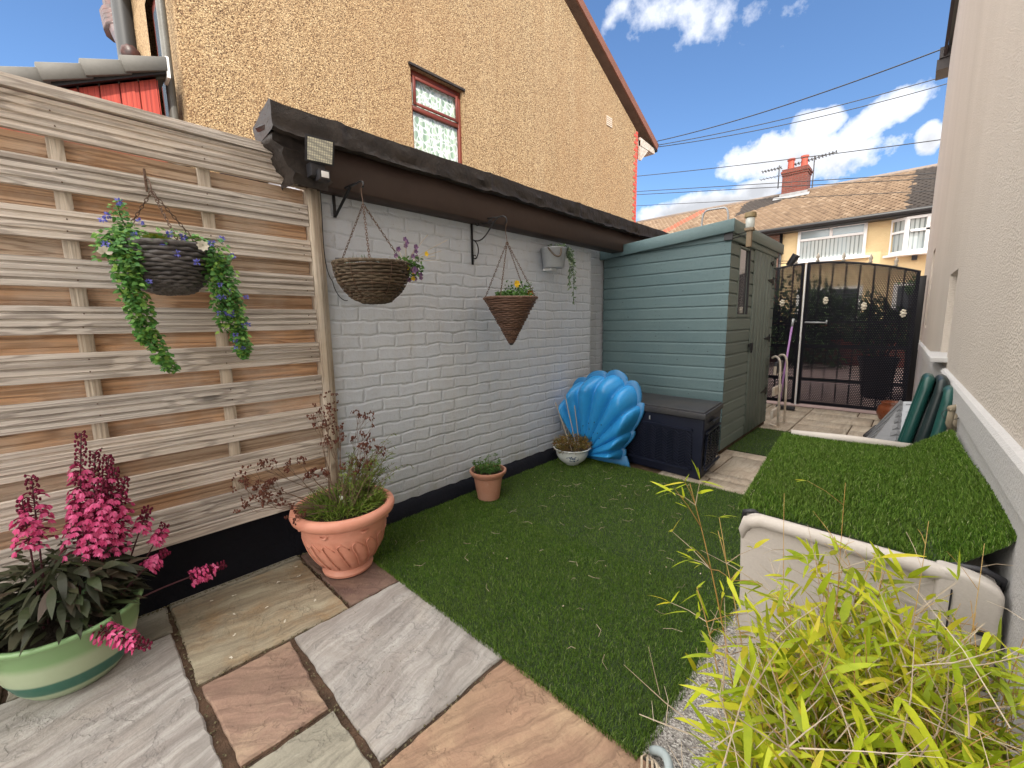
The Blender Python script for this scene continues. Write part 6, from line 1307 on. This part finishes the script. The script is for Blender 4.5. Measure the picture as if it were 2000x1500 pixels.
# ============================================================ THINGS BY THE GATE
# folding step ladder (white, rusty)
t = thing('step_ladder', 'white rust stained folding step stool standing folded behind the shed', 'ladder', (-.99, 5.0, 0))
m_wl = grime('rusty_white_paint', (.72, .70, .66), (.55, .42, .30), 9, .5, .3, .001, 40)
for dy in (0, .30):
    mb = MB(); mb.tube(bez((-1.06, 5.02 + dy, .72), (-1.03, 5.01 + dy, .76), (-.985, 4.99 + dy, .74), (-.975, 4.98 + dy, .66), 6) + [(-.965, 4.98 + dy, .4), (-.955, 4.97 + dy, .01)], .011, 8); mb.build('leg_tube', m_wl, t, smooth=True)
for z in (.18, .42, .64):
    mb = MB(); mb.box((-1.03, 4.97, z - .09), (-1.005, 5.30, z)); mb.build('tread', m_wl, t, bevel=.006)
mb = MB(); mb.tube([(-1.04, 5.0, .03), (-.955, 4.97, .015)], .010, 6); mb.box((-.97, 4.955, 0), (-.94, 4.985, .02)); mb.build('foot_bar', m_wl, t)
mb = MB(); mb.box((-1.035, 4.98, .56), (-1.0, 5.28, .68)); mb.build('seat_pad', m_dark, t, bevel=.01)
# broom
t = thing('broom', 'broom with lilac pole leaning beside the black gate', 'broom', (-1.15, 6.15, 0))
mb = MB(); mb.tube([(-1.175, 6.08, .03), (-1.145, 6.34, 1.02)], .012, 8); mb.build('handle', M('lilac_handle', None, (.42, .22, .52), .4), t, smooth=True)
mb = MB(); mb.tube([(-1.145, 6.34, 1.02), (-1.141, 6.37, 1.12)], [.012, .015], 8); mb.build('grip', m_zinc, t, smooth=True)
mb = MB(); mb.box((-1.20, 6.03, .01), (-1.0, 6.10, .05)); mb.build('broom_head', m_dark, t, bevel=.008)
# grey ribbed ramp panel
t = thing('ribbed_ramp', 'grey ribbed plastic panel with slotted light edge leaning on the plinth', 'panel', (-.1, 5.0, 0))
P1, P2, P3, P1b, P3b = Vector((-.030, 5.2, .353)), Vector((-.235, 5.10, .0)), Vector((-.02, 4.35, .02)), Vector((.040, 5.2, .361)), Vector((.075, 4.35, .06))
P4 = Vector((-.245, 4.35, .0)); 
mb = MB(); n = 9
for i in range(n):
    a = P1.lerp(P3, i / n); b_ = P1.lerp(P3, (i + .62) / n); c_ = P2.lerp(P4, i / n); d_ = P2.lerp(P4, (i + .62) / n); k_ = Vector((-.022, -.008, .018)); mb.hexa([c_, a, b_, d_, c_ + k_, a + k_, b_ + k_, d_ + k_])
mb.add([P1, P3, P4, P2], [(0, 1, 2, 3)]); mb.build('ribbed_face', grime('mid_grey_plastic', (.15, .155, .165), (.21, .215, .225), 8, .5), t)
mb = MB(); off = Vector((0, 0, .004)); mb.hexa([P1 - UP * .02, P3 - UP * .02, P3b - UP * .02, P1b - UP * .02, P1 + off, P3 + off, P3b + off, P1b + off]); mb.build('light_edge', grime('light_grey_plastic', (.33, .35, .38), (.40, .42, .45), 8, .5), t)
for i in range(7):
    q = (i + .5) / 7; a = P1.lerp(P3, q); b_ = P1b.lerp(P3b, q); mb = MB(); mb.beam(a.lerp(b_, .25) + UP * .006, a.lerp(b_, .75) + UP * .006, .012, .003, (0, 1, 0)); mb.build('slot', m_dark, t)
mb = MB(); mb.tube([(-.26, 5.0, .03), (-.19, 5.15, .10), (-.14, 5.18, .12)], [.02, .025, .015], 8); tag(mb.build('black_bag', m_dark, None, smooth=True), 'crumpled black plastic at the foot of the grey ribbed panel', 'bag')
# terracotta pot by gate
t = thing('round_clay_pot', 'round brown glazed pot on the paving beside the gate foot', 'plant pot', (-.09, 6.0, 0)); mb = MB(); mb.lathe([(.07, 0), (.12, .03), (.145, .10), (.13, .17), (.105, .20), (.12, .22), (.10, .22), (.09, .18)], (-.10, 6.02, 0), 28); mb.build('pot', grime('brown_glaze', (.13, .035, .015), (.20, .06, .025), 6, .3), t, smooth=True)
mb = MB(); mb.lathe([(.10, .195), (.001, .20)], (-.10, 6.02, 0), 16, close=False); mb.build('soil', m_soil, t)
t = thing('pink_ornament', 'small pink and green ornament at the wall foot behind the ribbed panel', 'ornament', (.06, 5.35, 0)); mb = MB(); 
mb.lathe([(.03, 0), (.035, .1), (.02, .2), (.03, .24)], (.055, 5.35, 0), 12); mb.build('stem', grime('grey_green', (.25, .3, .24), (.3, .2, .22), 30), t, smooth=True)
mb = MB(); 
for j in range(12): v = rv() * .03; mb.ball(Vector((.05, 5.33, .30)) + v, .026, 7, 5)
mb.build('pink_head', grime('dusty_pink', (.48, .24, .24), (.58, .34, .34), 30), t, smooth=True)
# folded green plastic chairs
def chair(lab, b_, tp, w, col, th=.045):
    t = thing('folding_chair', lab, 'chair', b_, 'folded green garden chairs'); b_ = Vector(b_); tp = Vector(tp); ax = (tp - b_).normalized(); sd = Vector((.0, 1, 0)); sd = (sd - ax * ax.dot(sd)).normalized(); nn = ax.cross(sd).normalized(); H_ = (tp - b_).length
    def loop(u0, u1, z0, z1, off, r_):
        rr = .05; pts = []
        for (cx, cz, a0) in ((u1 - rr, z1 - rr, 0), (u0 + rr, z1 - rr, 90), (u0 + rr, z0 + rr, 180), (u1 - rr, z0 + rr, 270)):
            for q in range(5): a = R(a0 + q * 22.5); pts.append(b_ + sd * (cx + rr * math.cos(a)) + ax * (cz + rr * math.sin(a)) + nn * off)
        return pts
    mb = MB(); mb.tube(loop(0, w, 0.0, H_, 0, .024), .024, 10, closed=True); mb.build('back_frame', col, t, smooth=True)
    mb = MB(); mb.tube(loop(.03, w - .03, .05, H_ * .88, -.035, .02), .02, 10, closed=True); mb.build('leg_frame', m_dgreen2, t, smooth=True)
    for i in range(5):
        u = .05 + (w - .10) * i / 4; mb = MB(); mb.beam(b_ + sd * u + ax * .12, b_ + sd * u + ax * (H_ - .03), .045, .014, sd); mb.build('slat', col, t, bevel=.004)
    for i in range(2):
        a = b_ + ax * (H_ * (.40 + .1 * i)); mb = MB(); mb.beam(a + sd * .02 + nn * .02, a + sd * (w - .02) + nn * .02, .03, .012, ax); mb.build('seat_rail', m_dgreen2, t)
m_dgreen = grime('bottle_green_plastic', (.008, .050, .045), (.013, .070, .060), 5, .35, .2, .001, 50); m_dgreen2 = grime('black_green_plastic', (.008, .016, .018), (.015, .03, .03), 6, .4, .2, .001, 50)
chair('front folded green plastic chair, lightest of the row leaning on the wall', (-.075, 2.98, 0), (.070, 3.02, .80), .30, m_dgreen)
chair('middle folded chair, nearly black, leaning on the wall', (-.01, 2.90, 0), (.118, 2.92, .80), .30, m_dgreen2)
chair('rear folded dark green chair nearest the cream wall', (.045, 2.76, 0), (.140, 2.78, .77), .28, m_dgreen)
# spade with D handle
t = thing('garden_spade', 'worn wooden D handled spade leaning on the wall behind the chest', 'spade', (.02, 2.66, 0)); m_old = grime('worn_ash_wood', (.20, .17, .12), (.30, .25, .18), 12, .8, .5, .001, 60)
bS = Vector((.035, 2.66, 0)); tS = Vector((.150, 2.64, .62)); mb = MB(); mb.tube([bS + UP * .2, tS], .015, 8); mb.build('shaft', m_old, t, smooth=True)
mb = MB(); up_ = (tS - bS).normalized(); l1 = tS + up_ * .11 + Vector((-.03, -.045, 0)); l2 = tS + up_ * .11 + Vector((.005, .05, 0)); mb.tube([tS, tS + up_ * .04 + Vector((-.02, -.03, 0)), l1], .012, 8); mb.tube([tS, tS + up_ * .04 + Vector((.005, .035, 0)), l2], .012, 8); mb.tube([l1 + (l1 - l2) * .1, l2 + (l2 - l1) * .1], .014, 8); mb.build('d_grip', m_old, t, smooth=True)
mb = MB(); mb.hexa([bS + Vector(v) for v in ((-.03, -.08, 0), (-.02, -.08, 0), (-.02, .08, 0), (-.03, .08, 0), (-.005, -.09, .27), (.005, -.09, .27), (.005, .09, .27), (-.005, .09, .27))]); mb.build('blade', m_zinc, t)
mb = MB(); mb.tube([l1 + Vector((.03 * math.cos(a), .01, -.03 + .022 * math.sin(a))) for a in [j * .7854 for j in range(8)]], .0015, 5, closed=True); mb.build('wire_loop', m_blk, t)

# ------------------------------------------------ litter and leaf bits
m_pet = leafmat('cream_petal_litter', [(.62, .58, .48), (.75, .72, .64)], .8, 0)
mb = MB()
for (x, y, z) in [(-2.02, .62, .004), (-1.93, .60, .004), (-1.95, .52, .004), (-1.80, .43, .004), (-1.99, .36, .004), (-2.02, .29, .004), (-1.85, .33, .004), (-1.72, .30, .004), (-1.66, .45, .004), (-1.70, .58, .004), (-1.60, .26, .004)]:
    for j in range(3): a = rnd.uniform(0, 6.28); mb.leaf((x, y, z), (math.cos(a), math.sin(a), .05), UP, rnd.uniform(.006, .012), .007, 3)
tag(mb.build('petal_litter', m_pet), 'scattered cream petals on the paving slabs below the fence', 'petals', kind='stuff')
mb = MB()
for i in range(70):
    x, y = rnd.uniform(-2.0, -.5), rnd.uniform(.95, 2.8); a = rnd.uniform(0, 6.28); L = rnd.uniform(.02, .07); p = Vector((x, y, .028)); d = Vector((math.cos(a), math.sin(a), 0)); s_ = Vector((-d.y, d.x, 0)) * L * rnd.uniform(-.4, .4); mb.tube([p, p + d * L * .5 + s_, p + d * L], .0008, 3)
for i in range(26): x, y = rnd.uniform(-2.0, -.5), rnd.uniform(.95, 2.8); mb.leaf((x, y, .028), rv(), UP, .008, .006, 3)
tag(mb.build('straw_litter', m_dry), 'loose straw and petals scattered over the artificial turf', 'straw', kind='stuff')
# moss and crumbs along the foot of the black wall and in the joints
m_crumb = leafmat('dry_moss_crumbs', [(.06, .05, .025), (.12, .11, .06), (.22, .19, .12)], .9, 0); mb = MB()
for i in range(1500):
    q = rnd.random()
    if q < .45: p = Vector((-2.118 + abs(rnd.gauss(0, .008)), rnd.uniform(-.5, .87), .002))
    elif q < .75: p = Vector((rnd.uniform(-2.1, -.5), rnd.choice((.665, .424, .157)) + rnd.gauss(0, .006), -.004))
    else: p = Vector((rnd.choice((-1.557, -1.163, -.905)) + rnd.gauss(0, .006), rnd.uniform(-.4, .9), -.004))
    mb.ball(p, rnd.uniform(.0015, .0045), 4, 3, (1, 1, .7))
tag(mb.build('moss_crumbs', m_crumb), 'crumbs of dry moss and grit along the wall foot and slab joints', 'moss', kind='stuff')
